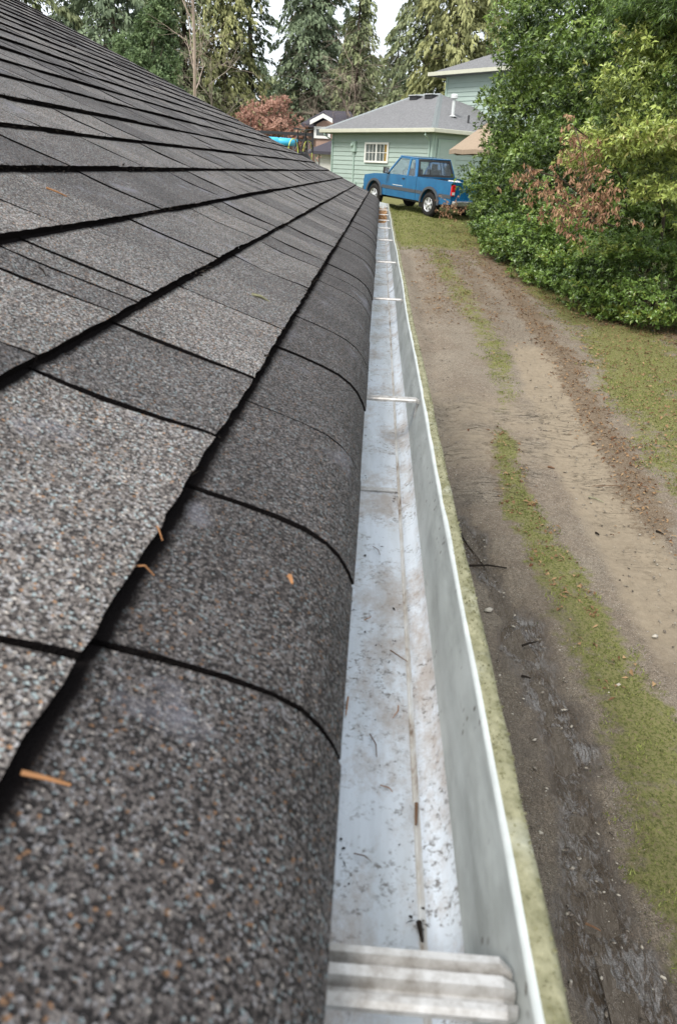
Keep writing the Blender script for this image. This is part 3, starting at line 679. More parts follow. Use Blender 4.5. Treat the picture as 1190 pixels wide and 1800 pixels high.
G3 = 'sticks and cones fallen on the drive'
def drop(name, a, b, rad, m, label):
    a = Vector(gh(*a)); b = Vector(gh(*b)); a.z += rad*.9; b.z += rad*.9; return stick(name, a, b, rad, m, label, 'stick', G3, .05)
drop('stick', (822, 996), (890, 1000), .011, 'debris_dark', 'dark stick lying across the puddle rut beside the gutter')
drop('stick', (1034, 874), (1060, 884), .008, 'moss_lip', 'small greenish twig lying on the sandy right rut')
drop('stick', (917, 1137), (942, 1130), .010, 'debris_dark', 'short black stick in the wet rut, lower than the long one')
drop('pine_cone', (962, 822), (974, 825), .014, 'twig', 'dark cone above the small greenish twig on the drive')
drop('pine_cone', (1152, 935), (1164, 940), .012, 'debris_dark', 'dark cone near the right edge of the sandy rut')
drop('pine_cone', (1046, 938), (1052, 942), .012, 'debris_dark', 'small round cone on the sand below the greenish twig')
drop('stick', (1028, 1625), (1055, 1638), .007, 'twig', 'reddish stick at the left edge of the lowest puddle')
drop('stick', (915, 1190), (932, 1194), .010, 'debris_dark', 'black clod beside the wet rut below the two sticks')
drop('stick', (1040, 855), (1120, 860), .004, 'twig', 'long thin twig lying in the right rut')

# ------------------------------------------------------------------ green garage with a second storey behind
RC = Vector(at(763, 225, 35.9)); LC = Vector(at(565, 227, 41.9)); LC.z = RC.z = 1.75
u_ = (RC-LC); u_.z = 0; WL = u_.length; u_.normalize(); v_ = Vector((-u_.y, u_.x, 0))
if v_.y < 0: v_ = -v_
base = LC.copy(); base.z = -1.0
gar = empty('garage', base, math.atan2(u_.y, u_.x), 'sage green garage and house with grey hipped roofs behind the blue truck', 'building')
# local frame: x along the front wall, y into the building, z up from base (eave at 2.75)
EZ = 2.75; OV = .45; x0, x1, y0, y1 = OV, WL-OV, OV, 9.0
def wpt(p): return gar_mat @ Vector(p)
gar_mat = Matrix.Translation(base) @ Matrix.Rotation(math.atan2(u_.y, u_.x), 4, 'Z')
def gl(px, py, plane_y=None, plane_x=None):
    """photo point on a local plane of the building"""
    inv = gar_mat.inverted(); o_ = inv @ Vector((0, 0, 0)); q = (inv @ Vector(ray((px, py))))-o_
    k = (plane_y-o_.y)/q.y if plane_y is not None else (plane_x-o_.x)/q.x
    return o_+q*k
def siding(mb, a, b, z0, z1, nrm, step=.2):
    a = Vector(a); b = Vector(b); nrm = Vector(nrm); z = z0
    while z < z1-.01:
        zt_ = min(z+step, z1); mb.prism([a+nrm*.0+Vector((0, 0, z)), a+nrm*.038+Vector((0, 0, z)), a+nrm*.010+Vector((0, 0, zt_)), a+Vector((0, 0, zt_))], b-a); z += step
m = MB(); siding(m, (x0, y0, 0), (x1, y0, 0), -.4, EZ-.05, (0, -1, 0)); siding(m, (x1, y0, 0), (x1, y1, 0), -.4, EZ-.05, (1, 0, 0))
m.box((x0, y0+.001, -.4), (x1-.001, y1, EZ-.06)); m.build('wall', M['green_wall'], gar)
m = MB(); m.box((x0-.02, y0-.045, -.6), (x1+.02, y0+.1, -.02)); m.build('foundation', simple('tan_footing', (.38, .31, .22), .9), gar)
m = MB()
for (xx, yy) in ((x0-.05, y0-.060), (x1-.06, y0-.060)): m = MB(); m.box((xx, yy, -.02), (xx+.11, yy+.1, EZ-.08)); m.build('corner_board', M['green_trim'], gar)
m = MB(); m.box((x1+.001, y0+.062, -.02), (x1+.062, y0+.16, EZ-.08)); m.build('corner_board', M['green_trim'], gar)
A1 = gl(774, 165.5, plane_x=WL-4.2)
A2 = gl(731, 167, plane_y=A1.y)
yb = A1.y*2-.0
A2.z = A1.z
RV = [(0, 0, EZ), (WL, 0, EZ), (WL, yb, EZ), (0, yb, EZ), tuple(A2), tuple(A1)]
m = MB(); m.add(RV+[(a, b, c-.14) for a, b, c in RV[:4]], [(0, 1, 5, 4), (1, 2, 5), (2, 3, 4, 5), (3, 0, 4), (9, 8, 7, 6), (0, 6, 7, 1), (1, 7, 8, 2), (2, 8, 9, 3), (3, 9, 6, 0)])
rf = m.build('roof', M['grey_roof'], gar)
m = MB()
def cap(a, b, w_=.17):
    a = Vector(a); b = Vector(b); d_ = (b-a); s_ = Vector((-d_.y, d_.x, 0)).normalized()*w_; up = Vector((0, 0, .035)); n_ = int(d_.length/.22)
    for i in range(n_):
        p = a+d_*(i/n_); q = a+d_*((i+1.15)/n_); dn = Vector((0, 0, -.08*w_/.17)); h_ = up+Vector((0, 0, .006*(1)))
        m.add([p-s_+dn+up*.6, p+up*1.4, p+s_+dn+up*.6, q-s_+dn+up*.2, q+up, q+s_+dn+up*.2], [(0, 1, 4, 3), (1, 2, 5, 4)])
cap(RV[1], A1, .2); cap(RV[0], A2, .12); cap(A2, A1, .12); m.build('ridge_cap', M['ridge_cap'], rf)
m = MB()
m.box((-.02, -.13, EZ-.15), (WL+.02, -.01, EZ+.015)); m.box((WL+.01, -.01+.012, EZ-.15), (WL+.13, yb, EZ+.015)); m.box((WL+.021, -.13, EZ-.15), (WL+.13, -.005, EZ+.015))
m.build('roof_gutter', M['cream_gutter'], gar, bevel=.02)
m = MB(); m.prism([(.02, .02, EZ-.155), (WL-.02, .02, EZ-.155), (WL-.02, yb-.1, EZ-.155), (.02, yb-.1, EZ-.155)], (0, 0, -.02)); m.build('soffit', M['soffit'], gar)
def spout(xa, xw_, sgn):
    m = MB(); m.tube([(xa, -.07, EZ-.15), (xa, -.07, EZ-.24), (xw_, y0-.09, EZ-.48), (xw_, y0-.09, -.02)], .04, 6); m.build('downspout', M['green_trim'], gar)
spout(.35, x0+.02, 1); pq = gl(748, 228, plane_y=-.07); spout(pq.x, x1-.12, -1)
# window with muntins
wa = gl(643, 250, plane_y=y0-.04); wb = gl(682, 287, plane_y=y0-.04)
wx0, wx1, wz1, wz0 = wa.x, wb.x, wa.z, wb.z
wn = empty('window', (0, 0, 0)); wn.parent = gar
def frame(mb, xa, xb_, za, zb, y_, w_, dp):
    mb.box((xa, y_-dp, za), (xa+w_, y_, zb)); mb.box((xb_-w_, y_-dp, za), (xb_, y_, zb)); mb.box((xa+w_, y_-dp, za), (xb_-w_, y_, za+w_)); mb.box((xa+w_, y_-dp, zb-w_), (xb_-w_, y_, zb))
m = MB(); frame(m, wx0, wx1, wz0, wz1, y0-.050, .085, .05); m.box(((wx0+wx1)/2-.035, y0-.098, wz0+.085), ((wx0+wx1)/2+.035, y0-.052, wz1-.085))
cx_ = (wx0+wx1)/2
for h_ in (0, 1):
    a = wx0+.085 if h_ == 0 else cx_+.035; b = cx_-.035 if h_ == 0 else wx1-.085
    for k in (1, 2): m.box((a+(b-a)*k/3-.012, y0-.078, wz0+.086), (a+(b-a)*k/3+.012, y0-.064, wz1-.086))
    m.box((a+.001, y0-.080, (wz0+wz1)/2-.012), (b-.001, y0-.0785, (wz0+wz1)/2+.012))
m.build('window_frame', M['white_paint'], wn)
m = MB(); m.box((wx0+.07, y0-.058, wz0+.07), (wx1-.07, y0-.051, wz1-.07)); m.build('pane', M['window_glass'], wn)
m = MB(); m.box((wx1-.27, y0-.062, wz0+.086), (wx1-.13, y0-.0595, wz1-.086)); m.build('curtain', M['curtain'], wn)
# electric meter and conduit
e_ = gl(623, 258, plane_y=y0-.05)
mt = empty('electric_meter', (0, 0, 0)); mt.parent = gar
m = MB(); m.box((e_.x-.14, y0-.16, e_.z-.22), (e_.x+.16, y0-.03, e_.z+.25)); m.lathe([(.0, -.10), (.07, -.09), (.08, 0)], (e_.x-.02, y0-.16, e_.z+.08), (0, 1, 0), 12); m.build('meter_box', M['green_trim'], mt, bevel=.01)
m = MB(); m.tube([(e_.x, y0-.07, e_.z-.22), (e_.x, y0-.07, -.1)], .035, 8); m.box((e_.x+.12, y0-.12, .15), (e_.x+.28, y0-.03, .45)); m.build('conduit', M['green_trim'], mt)
# side door and window on the right face, roof vents
dl = gl(770, 245, plane_x=x1+.04); dh = dl.z
m = MB(); m.box((x1+.031, dl.y, 0.05), (x1+.085, dl.y+1.15, dh+.02)); dr = m.build('door', M['green_trim'], gar)
m = MB(); m.box((x1+.086, dl.y+.12, .08), (x1+.095, dl.y+1.03, dh-.08)); m.build('door_panel', M['green_wall'], dr)
def on_roof(px, py): 
    # front slope plane through (0,0,EZ),(WL,0,EZ),A1
    inv = gar_mat.inverted(); o_ = inv @ Vector((0, 0, 0)); q = (inv @ Vector(ray((px, py))))-o_
    nrm = Vector((0, -(A1.z-EZ), A1.y)); k = nrm.dot(Vector((0, 0, EZ))-o_)/nrm.dot(q); return o_+q*k
for px, py in ((730, 172), (757, 170)):
    p = on_roof(px, py+2); m = MB(); m.box((p.x-.25, p.y-.18, p.z-.05), (p.x+.25, p.y+.22, p.z+.13)); m.box((p.x-.28, p.y-.24, p.z+.131), (p.x+.28, p.y+.26, p.z+.165), 1)
    m.build('roof_vent', None, rf, mats=[M['black_vent'], M['metal_vent']])
inv = gar_mat.inverted(); o_ = inv @ Vector((0, 0, 0)); q = (inv @ Vector(ray((795, 205))))-o_
nrm = Vector((A1.z-EZ, 0, WL-A1.x)); k = nrm.dot(Vector((WL, 0, EZ))-o_)/nrm.dot(q); p = o_+q*k
m = MB(); m.tube([p-Vector((0, 0, .1)), p+Vector((0, 0, .72))], .075, 10); m.lathe([(.16, 0), (.17, .02), (.17, .14), (.12, .19), (0, .2)], p+Vector((0, 0, .72)), (0, 0, 1), 12); m.lathe([(.2, 0), (.08, .06)], p, (0, 0, 1), 12); m.build('vent_pipe', M['metal_vent'], rf)
q2 = p+Vector((.55, .5, -.22)); m = MB(); m.tube([q2-Vector((0, 0, .1)), q2+Vector((0, 0, .3))], .045, 8); m.build('plumbing_vent', M['black_vent'], rf)
# second storey block
s2 = gl(757, 128, plane_y=5.2)                      # left end of its eave
wl2 = gl(786, 150, plane_y=5.2+.5); EZ2 = s2.z
bx0 = wl2.x; bx1 = bx0+8; sx0 = s2.x; 
m = MB(); siding(m, (bx0, 5.7, 0), (bx1, 5.7, 0), EZ-.2, EZ2-.1, (0, -1, 0)); siding(m, (bx0, 11, 0), (bx0, 5.7, 0), EZ-.2, EZ2-.1, (-1, 0, 0)); m.box((bx0+.001, 5.701, EZ-.25), (bx1, 11, EZ2-.11)); m.build('upper_wall', M['green_wall'], gar)
m = MB(); m.box((bx0-.062, 5.640, EZ), (bx0+.07, 5.75, EZ2-.12)); m.build('upper_corner_board', M['green_trim'], gar)
pk = gl(838, 99, plane_y=5.2+3.1)
m = MB(); U = [(sx0, 5.2, EZ2), (bx1+.5, 5.2, EZ2), (bx1+.5, 11.4, EZ2), (sx0, 11.4, EZ2), (sx0+3.1, 8.3, EZ2+1.35), (bx1-2.5, 8.3, EZ2+1.35)]
m.add(U+[(a, b, c-.16) for a, b, c in U[:4]], [(0, 1, 5, 4), (1, 2, 5), (2, 3, 4, 5), (3, 0, 4), (9, 8, 7, 6), (0, 6, 7, 1), (1, 7, 8, 2), (2, 8, 9, 3), (3, 9, 6, 0)]); m.build('upper_roof', M['grey_roof'], gar)
m = MB(); m.box((sx0-.1, 5.09, EZ2-.15), (bx1+.5, 5.19, EZ2+.015)); m.box((sx0-.1, 5.195, EZ2-.15), (sx0-.005, 11.4, EZ2+.015)); m.build('upper_gutter', M['cream_gutter'], gar)
# faded canvas parasol beside the garage, behind the hedge end
pc = Vector(at(835, 236, 27.5)); uz = gz(27.5)
um = empty('patio_umbrella', (pc.x+.35, pc.y, uz), 0, 'faded tan canvas umbrella beside the garage, half hidden by the hedge', 'umbrella')
hgt = pc.z-uz+.35; rm = 1.15; m = MB(); Vv = [(0, 0, hgt)]; 
for k in range(16):
    a = 2*math.pi*k/16; rr_ = rm*(1 if k % 2 == 0 else .93); Vv.append((math.cos(a)*rr_, math.sin(a)*rr_, hgt-.85+(0 if k % 2 == 0 else .03)))
for k in range(16):
    a = 2*math.pi*k/16; rr_ = rm*(1 if k % 2 == 0 else .93)*.995; Vv.append((math.cos(a)*rr_, math.sin(a)*rr_, hgt-.98+(0 if k % 2 == 0 else .03)))
m.add(Vv, [(0, 1+k, 1+(k+1) % 16) for k in range(16)]+[(1+k, 17+k, 17+(k+1) % 16, 1+(k+1) % 16) for k in range(16)]); m.build('canopy', M['tan_canvas'], um)
m = MB(); m.tube([(0, 0, 0), (0, 0, hgt-.03)], .022, 8); m.build('pole', M['wood'], um)
m = MB(); m.lathe([(.26, 0), (.26, .05), (.06, .09), (.03, .3)], (0, 0, 0), (0, 0, 1), 16); m.build('base', M['car_black'], um)

# ------------------------------------------------------------------ blue pickup truck
TD = Vector((-.56, .828, 0)).normalized(); TS = Vector((-TD.y, TD.x, 0))       # heading, left side
rw = Vector(at(753, 380, 27.0))
ang = math.atan2(TD.y, TD.x)
t0 = rw-TD*0-TS*.80; t0.z = gz(27)+.0
truck = empty('pickup_truck', t0, ang, 'blue extended cab pickup truck parked on the grass before the green garage', 'pickup truck')
truck.rotation_euler = (0, R_(-2.6), ang)
# local: x forward with the rear axle at 0, y to the left, z up
WB = 3.33; HW = .86; RWH = .37
def arch(cx__, r_, n_=9): return [(cx__+r_*math.cos(math.pi*k/n_), .40+r_*math.sin(math.pi*k/n_)*1.02) for k in range(n_+1)]
def side_panel(pts, y_in, y_out, name, mt_, parent=truck, bev=.02):
    mb = MB(); mb.prism([(x, y_in, z) for x, z in pts], (0, y_out-y_in, 0)); return mb.build(name, mt_, parent, bevel=bev)
ra_ = arch(0, .46); fa_ = arch(WB, .46)
lo = .43
# bed sides (left and right), cab + hood body
bedp = [(-1.12, lo+.05), (-.46, lo)]+ra_[::-1]+[(.46, lo), (.80, lo), (.80, 1.16), (-1.14, 1.16)]
cab = [(.82, lo), (WB-.46, lo)]+fa_[::-1]+[(WB+.46, lo+.02), (WB+.74, .50), (WB+.78, .82), (WB+.72, 1.00), (WB+.1, 1.09), (2.50, 1.14), (.82, 1.17)]
for s_ in (1, -1):
    yo = HW*s_; yi = (HW-.10)*s_
    side_panel(bedp, yi, yo, 'bed_side', M['car_blue'])
m = MB(); 
st_y = [(-HW, .0, 1), (-HW+.03, .02, 1)]
m.prism([(x, -HW, z) for x, z in cab], (0, 2*HW, 0)); body = m.build('cab_body', M['car_blue'], truck, bevel=.035)
m = MB(); m.box((-1.13, -HW+.105, .50), (-1.06, HW-.105, 1.15)); tg = m.build('tailgate', M['car_blue'], truck, bevel=.015)
m = MB(); m.box((-1.14, -.12, .93), (-1.131, .12, 1.0)); m.build('handle', M['car_black'], tg)
m = MB(); m.box((-1.058, -HW+.103, .62), (.80, HW-.103, .66)); m.box((.76, -HW+.103, .661), (.80, HW-.103, 1.12)); m.build('bed_floor', M['car_black'], truck)
m = MB(); m.box((-1.0, -.5, .33), (WB+.6, .5, .55)); m.box((.1, .3, .22), (.9, .6, .5)); m.tube([(0, -.75, .36), (0, .75, .36)], .06, 8); m.tube([(WB, -.75, .36), (WB, .75, .36)], .05, 8); m.build('chassis', M['car_black'], truck)
# greenhouse: roof, pillars, glass
B = dict(rb=(.84, 1.17), rt=(1.06, 1.70), ft=(2.05, 1.73), fb=(2.72, 1.12))
yb_, yt_ = HW-.02, HW-.155
m = MB(); m.prism([(1.03, -yt_, 1.695), (1.03, yt_, 1.695), (2.10, yt_, 1.715), (2.10, -yt_, 1.715)], (0, 0, .045)); m.build('cab_roof', M['car_blue'], truck, bevel=.03)
def pillar(mb, a, b, w_, s_):
    (xa, za), (xb2, zb) = a, b; xa2 = xa
    mb.prism([(xa, yb_*s_, za), (xa+w_[0], yb_*s_, za), (xb2+w_[1], yt_*s_, zb), (xb2, yt_*s_, zb)], (0, -.045*s_, 0))
for s_ in (1, -1):
    for a_, b_, w_ in (((.84, 1.165), (1.04, 1.70), (.12, .16)), ((1.36, 1.16), (1.42, 1.71), (.08, .08)), ((2.60, 1.12), (2.02, 1.715), (.09, .08))):
        pl = MB(); pillar(pl, a_, b_, w_, s_); pl.build('pillar', M['car_blue'], truck, bevel=.008)
    pl = MB(); pl.prism([(1.05, (yt_+.001)*s_, 1.655), (2.09, (yt_+.001)*s_, 1.675), (2.09, (yt_+.001)*s_, 1.72), (1.05, (yt_+.001)*s_, 1.70)], (0, -.05*s_, 0)); pl.build('roof_rail', M['car_blue'], truck, bevel=.008)
for s_ in (1, -1):
    g = MB(); g.prism([(.95, (yb_-.02)*s_, 1.16), (1.37, (yb_-.02)*s_, 1.16), (1.43, (yt_-.02)*s_, 1.66), (1.18, (yt_-.02)*s_, 1.66)], (0, -.006*s_, 0)); g.build('quarter_window', M['car_glass'], truck)
    g = MB(); g.prism([(1.43, (yb_-.02)*s_, 1.15), (2.63, (yb_-.02)*s_, 1.12), (2.06, (yt_-.02)*s_, 1.67), (1.49, (yt_-.02)*s_, 1.66)], (0, -.006*s_, 0)); g.build('door_window', M['car_glass'], truck)
g = MB(); g.prism([(.875, -yb_+.07, 1.17), (.875, yb_-.07, 1.17), (1.055, yt_-.05, 1.66), (1.055, -yt_+.05, 1.66)], (.006, 0, 0)); rwin = g.build('rear_window', M['car_glass'], truck)
g = MB()
def rbar(y0_, y1_, z0_, z1_):
    fx = lambda z: .868+(z-1.17)/(1.66-1.17)*.18
    g.prism([(fx(z0_), y0_, z0_), (fx(z0_), y1_, z0_), (fx(z1_), y1_, z1_), (fx(z1_), y0_, z1_)], (-.012, 0, 0))
rbar(-.78, .78, 1.165, 1.235); rbar(-.66, .66, 1.625, 1.69); rbar(-.25, -.225, 1.236, 1.624); rbar(.225, .25, 1.236, 1.624)
for s_ in (1, -1): g.prism([(.865, s_*.79, 1.17), (.865, s_*.70, 1.17), (1.045, s_*.60, 1.69), (1.045, s_*.68, 1.69)], (-.012, 0, 0))
g.build('window_seal', M['car_black'], rwin)
g = MB(); g.prism([(2.66, -yb_+.06, 1.12), (2.66, yb_-.06, 1.12), (2.08, yt_-.04, 1.70), (2.08, -yt_+.04, 1.70)], (.006, 0, 0)); g.build('windscreen', M['car_glass'], truck)
for yc in (-.38, .38):
    m = MB(); m.box((1.45, yc-.25, .9), (1.60, yc+.25, 1.38)); st_ = m.build('seat', M['seat'], truck, bevel=.03)
    m = MB(); m.box((1.46, yc-.12, 1.365), (1.55, yc+.12, 1.56)); m.build('headrest', M['seat'], st_, bevel=.03)
m = MB(); m.lathe([(.17, 0), (.19, .02), (.17, .04)], (2.05, .38, 1.16), (-.9, 0, .4), 16); m.build('steering_wheel', M['car_black'], truck)
# mouldings, arches, lines, lamps, mirror
for s_ in (1, -1):
    for xa, xb2 in ((.47, .80), (.82, WB-.47), (-1.12, -.47)): m = MB(); m.box((xa, s_*(HW), .66), (xb2, s_*(HW+.016), .76)); m.build('side_moulding', M['car_grey'], truck)
    for cx__ in (0, WB):
        o1 = [(cx__+.53*math.cos(math.pi*k/12), .40+.53*math.sin(math.pi*k/12)) for k in range(13)]; i1 = [(cx__+.455*math.cos(math.pi*k/12), .40+.455*math.sin(math.pi*k/12)) for k in range(13)]
        m = MB()
        for k in range(12): m.prism([(o1[k][0], s_*(HW-.01), o1[k][1]), (o1[k+1][0], s_*(HW-.01), o1[k+1][1]), (i1[k+1][0], s_*(HW-.01), i1[k+1][1]), (i1[k][0], s_*(HW-.01), i1[k][1])], (0, s_*.05, 0))
        m.build('wheel_arch', M['car_grey'], truck)
    m = MB(); m.box((.805, s_*(HW-.012), .45), (.815, s_*(HW-.004), 1.15)); m.build('gap_seal', M['car_black'], truck)
    m = MB(); m.box((1.42, s_*(HW+.0005), .47), (1.428, s_*(HW+.0015), 1.15)); m.build('door_gap', M['car_black'], truck)
    m = MB(); m.box((2.58, s_*(HW+.0005), .47), (2.588, s_*(HW+.0015), 1.10)); m.build('door_gap', M['car_black'], truck)
    m = MB(); m.box((1.50, s_*(HW+.001), 1.03), (1.64, s_*(HW+.022), 1.065)); m.build('door_handle', M['car_black'], truck)
    m = MB(); m.box((-1.145, s_*(HW-.13), .74), (-1.08, s_*(HW+.006), 1.07)); tl = m.build('tail_lamp', M['red_lamp'], truck, bevel=.012)
    m = MB(); m.box((-1.15, s_*(HW-.12), .77), (-1.1455, s_*(HW-.01), .85)); m.build('reversing_lens', M['sack'], tl)
    m = MB(); m.box((2.42, s_*(HW-.01), 1.13), (2.47, s_*(HW+.10), 1.18)); m.prism([(2.40, s_*(HW+.06), 1.14), (2.40, s_*(HW+.27), 1.15), (2.40, s_*(HW+.26), 1.35), (2.40, s_*(HW+.05), 1.33)], (.09, 0, 0)); mi_ = m.build('door_mirror', M['car_black'], truck, bevel=.015)
    m = MB(); m.prism([(2.397, s_*(HW+.08), 1.16), (2.397, s_*(HW+.25), 1.17), (2.397, s_*(HW+.24), 1.33), (2.397, s_*(HW+.07), 1.31)], (.002, 0, 0)); m.build('mirror_glass', M['chrome'], mi_)
m = MB(); m.box((-1.32, -HW+.04, .44), (-1.14, HW-.04, .60)); m.build('rear_bumper', M['chrome'], truck, bevel=.03)
m = MB(); m.box((WB+.74, -HW+.03, .42), (WB+.88, HW-.03, .62)); m.build('front_bumper', M['car_black'], truck, bevel=.04)
for q_ in (-.78, .50): m = MB(); m.box((WB+.72, q_, .70), (WB+.795, q_+.28, .88)); m.build('headlight', M['metal_vent'], truck)
m = MB(); m.box((-1.3265, -.15, .45), (-1.3205, .15, .58)); m.build('number_plate', M['sack'], truck)
# small lettering strip-like badge on the door moulding and liner inside the arches
m = MB()
m.box((1.60, HW+.001, .80), (2.20, HW+.004, .822))
m.build('door_badge', M['metal_vent'], truck)
for cx__ in (0, WB):
    for s_ in (1, -1): m = MB(); m.box((cx__-.44, min(s_*.50, s_*.76), .42), (cx__+.44, max(s_*.50, s_*.76), .86)); m.build('wheel_well', M['car_black'], truck)
w0 = None
for cx__ in (0, WB):
    for s_ in (1, -1):
        wh = empty('wheel', (cx__, s_*.78, RWH), 0 if s_ > 0 else math.pi); wh.parent = truck
        if w0 is None:
            m = MB(); R0 = RWH; m.lathe([(.22, .10), (.30, .115), (.345, .10), (R0-.004, .075), (R0, .04), (R0, -.06), (R0-.02, -.10), (.25, -.11), (.22, -.10)], (0, 0, 0), (0, 1, 0), 32)
            for k in range(32):
                a = 2*math.pi*k/32; m.box((-.014, -.07, R0-.002), (.014, .075, R0+.010), M=Matrix.Rotation(a, 4, 'Y'))
            ty = m.build('tyre', M['tyre'], wh, smooth=False)
            m = MB(); m.lathe([(.222, .10), (.215, .112), (.20, .10), (.19, .05), (.188, -.09)], (0, 0, 0), (0, 1, 0), 28)
            for k in range(6):
                a = 2*math.pi*k/6; m.prism([(-.045, .075, .03), (.045, .075, .03), (.028, .088, .20), (-.028, .088, .20)], (0, -.03, 0)) if False else m.add([Matrix.Rotation(a, 3, 'Y') @ Vector(v) for v in [(-.05, .092, .03), (.05, .092, .03), (.032, .092, .205), (-.032, .092, .205), (-.05, .05, .03), (.05, .05, .03), (.032, .06, .205), (-.032, .06, .205)]], [(0, 1, 2, 3), (0, 4, 5, 1), (1, 5, 6, 2), (2, 6, 7, 3), (3, 7, 4, 0)])
            m.lathe([(.062, .06), (.062, .115), (.05, .125), (0, .127)], (0, 0, 0), (0, 1, 0), 16); m.lathe([(.0, .045), (.19, .04)], (0, 0, 0), (0, 1, 0), 20, 1)
            ri = m.build('rim', None, wh, mats=[M['alloy'], M['car_black']]); w0 = (ty, ri)
        else:
            for c0 in w0: c = c0.copy(); COL.objects.link(c); c.parent = wh
# white sacks in the truck bed
tm = Matrix.Translation(t0) @ Matrix.Rotation(ang, 4, 'Z') @ Matrix.Rotation(R_(-2.6), 4, 'Y')
for i, (lx, ly, s_, lab) in enumerate([(-.55, .25, .27, 'crumpled white sack in the truck bed nearer the tailgate'), (.15, -.25, .27, 'crumpled white sack in the truck bed behind the cab')]):
    bm = bmesh.new(); bmesh.ops.create_icosphere(bm, subdivisions=4, radius=1)
    for v in bm.verts:
        f_ = 1+.35*mn.noise(v.co*1.6+Vector((i*5, 0, 0)))+.12*mn.noise(v.co*5); v.co = Vector((v.co.x*s_*1.3, v.co.y*s_, max(v.co.z, -.55)*s_*.95))*f_
    me = bpy.data.meshes.new('sack'); bm.to_mesh(me); bm.free(); me.materials.append(M['sack']); o = bpy.data.objects.new('white_sack', me); COL.objects.link(o)
    o.location = tm @ Vector((lx, ly, .87)); tag(o, lab, 'sack', 'sacks in the truck bed')

# ------------------------------------------------------------------ dark vehicle with rack, blue tube and bicycle beyond the roof
vb = Vector(at(505, 262, 24)); vz = gz(24)
car = empty('parked_van', (vb.x-1.2, 24.2, vz), R_(4), 'dark vehicle with a black roof rack mostly hidden beyond the shingle roof', 'vehicle')
m = MB(); m.prism([(-2.2, -.85, .35), (2.1, -.85, .35), (2.2, -.85, .9), (1.9, -.85, 1.75), (1.75, -.85, 1.95), (-1.0, -.85, 1.95), (-1.5, -.85, 1.1), (-2.2, -.85, 1.0)], (0, 1.7, 0)); m.build('body', M['car_black'], car, bevel=.06)
m = MB()
for x_ in (-.9, .1, 1.1, 1.9):
    m.box((x_, -.6, 2.10), (x_+.04, .6, 2.14)); m.box((x_, -.6, 1.93), (x_+.04, -.56, 2.40)); m.box((x_, .56, 1.93), (x_+.04, .6, 2.40))
for y_ in (-.6, .56):
    m.box((-.9, y_, 2.40), (1.94, y_+.04, 2.44)); m.box((-.9, y_+.002, 2.24), (1.94, y_+.038, 2.27))
m.build('roof_rack', M['car_black'], car)
for s_ in (-1, 1):
    for xa in (-.95, .0, .95): m = MB(); m.box((xa, s_*.851-.004, 1.25), (xa+.8, s_*.851+.004, 1.75)); m.build('side_window', M['window_glass'], car)
for cx__ in (-1.4, 1.3):
    for s_ in (-1, 1): m = MB(); m.lathe([(.2, -.1), (.33, -.1), (.35, 0), (.33, .1), (.2, .1), (0, .08)], (cx__, s_*.8, .35), (0, s_, 0), 20); m.build('wheel', M['tyre'], car)
a_ = Vector(at(468, 246, 23.2)); b_ = Vector(at(523, 251, 23.4)); ctr = (a_+b_)/2
m = MB(); pts_ = [a_+(b_-a_)*k-ctr+Vector((-0.6*(1-k)*1.0, 0, 0)) for k in (0, .3, .32, .34, .62, .64, .66, 1)]; m.tube(pts_, [.10, .105, .09, .105, .105, .09, .105, .10], 14)
tag(m.build('blue_tube', M['blue_roll'], smooth=True, loc=ctr), 'light blue rolled tube strapped on the black rack beyond the roof', 'rolled tube')
bk = Vector(at(530, 266, 23.2))
bike = empty('bicycle', (bk.x-.05, 23.4, bk.z-.36), R_(72), 'bicycle with a yellow-green tyre hanging behind the dark vehicle', 'bicycle')
for x_ in (-.5, .52):
    m = MB(); m.tube([(x_+.33*math.cos(k*math.pi/12), 0, .33+.33*math.sin(k*math.pi/12)) for k in range(25)], .014, 6, cap=False)
    wq = m.build('wheel', M['neon'], bike)
    m = MB()
    for k in range(12): m.tube([(x_, 0, .33), (x_+.32*math.cos(k*math.pi/6), 0, .33+.32*math.sin(k*math.pi/6))], .003, 3)
    m.build('spokes', M['chrome'], wq)
m = MB(); 
for a, b in [((-.5, 0, .33), (-.1, 0, .3)), ((-.5, 0, .33), (-.2, 0, .8)), ((-.1, 0, .3), (-.22, 0, .88)), ((-.1, 0, .3), (.35, 0, .78)), ((-.2, 0, .8), (.34, 0, .84)), ((.33, 0, .9), (.52, 0, .33))]: m.tube([a, b], .018, 6)
m.build('frame', M['car_black'], bike)
m = MB(); m.tube([(.3, -.28, .95), (.34, 0, .92), (.3, .28, .95)], .014, 6); m.build('handlebar', M['car_black'], bike)
m = MB(); m.prism([(-.36, -.06, .9), (-.1, -.02, .9), (-.1, .02, .9), (-.36, .06, .9)], (0, 0, .04)); m.build('saddle', M['car_black'], bike)

# ------------------------------------------------------------------ far brown house between the maple and the garage
YH = 50.
def hp_(x, y, Y=YH): return Vector(at(500+x/3.306, 80+y/3.306, Y))
fh = empty('far_house', (0, 0, 0), 0, 'distant brown house with dark slate roofs and a white garage door', 'house')
fb = hp_(190, 600); fb.z = gz(YH); fh.location = fb
def L3(p): return Vector(p)-fb
def boxp(mb, x0_, x1_, z0_, z1_, y0_, y1_, mi=0): mb.box((x0_, y0_, z0_), (x1_, y1_, z1_), mi)
pA = L3(hp_(100, 455)); pB = L3(hp_(330, 455)); zE = pA.z
m = MB(); m.box((pA.x+.4, 0, 0), (pB.x, 7, zE)); m.build('wall', M['brown_wall'], fh)
zr = L3(hp_(245, 380)).z+.25; xm = L3(hp_(245, 380)).x
m = MB(); Q = [(pA.x, -.5, zE), (pB.x+1, -.5, zE), (pB.x+1, 7.5, zE), (pA.x, 7.5, zE), (xm-.4, 3.5, zr), (xm+1.3, 3.5, zr)]
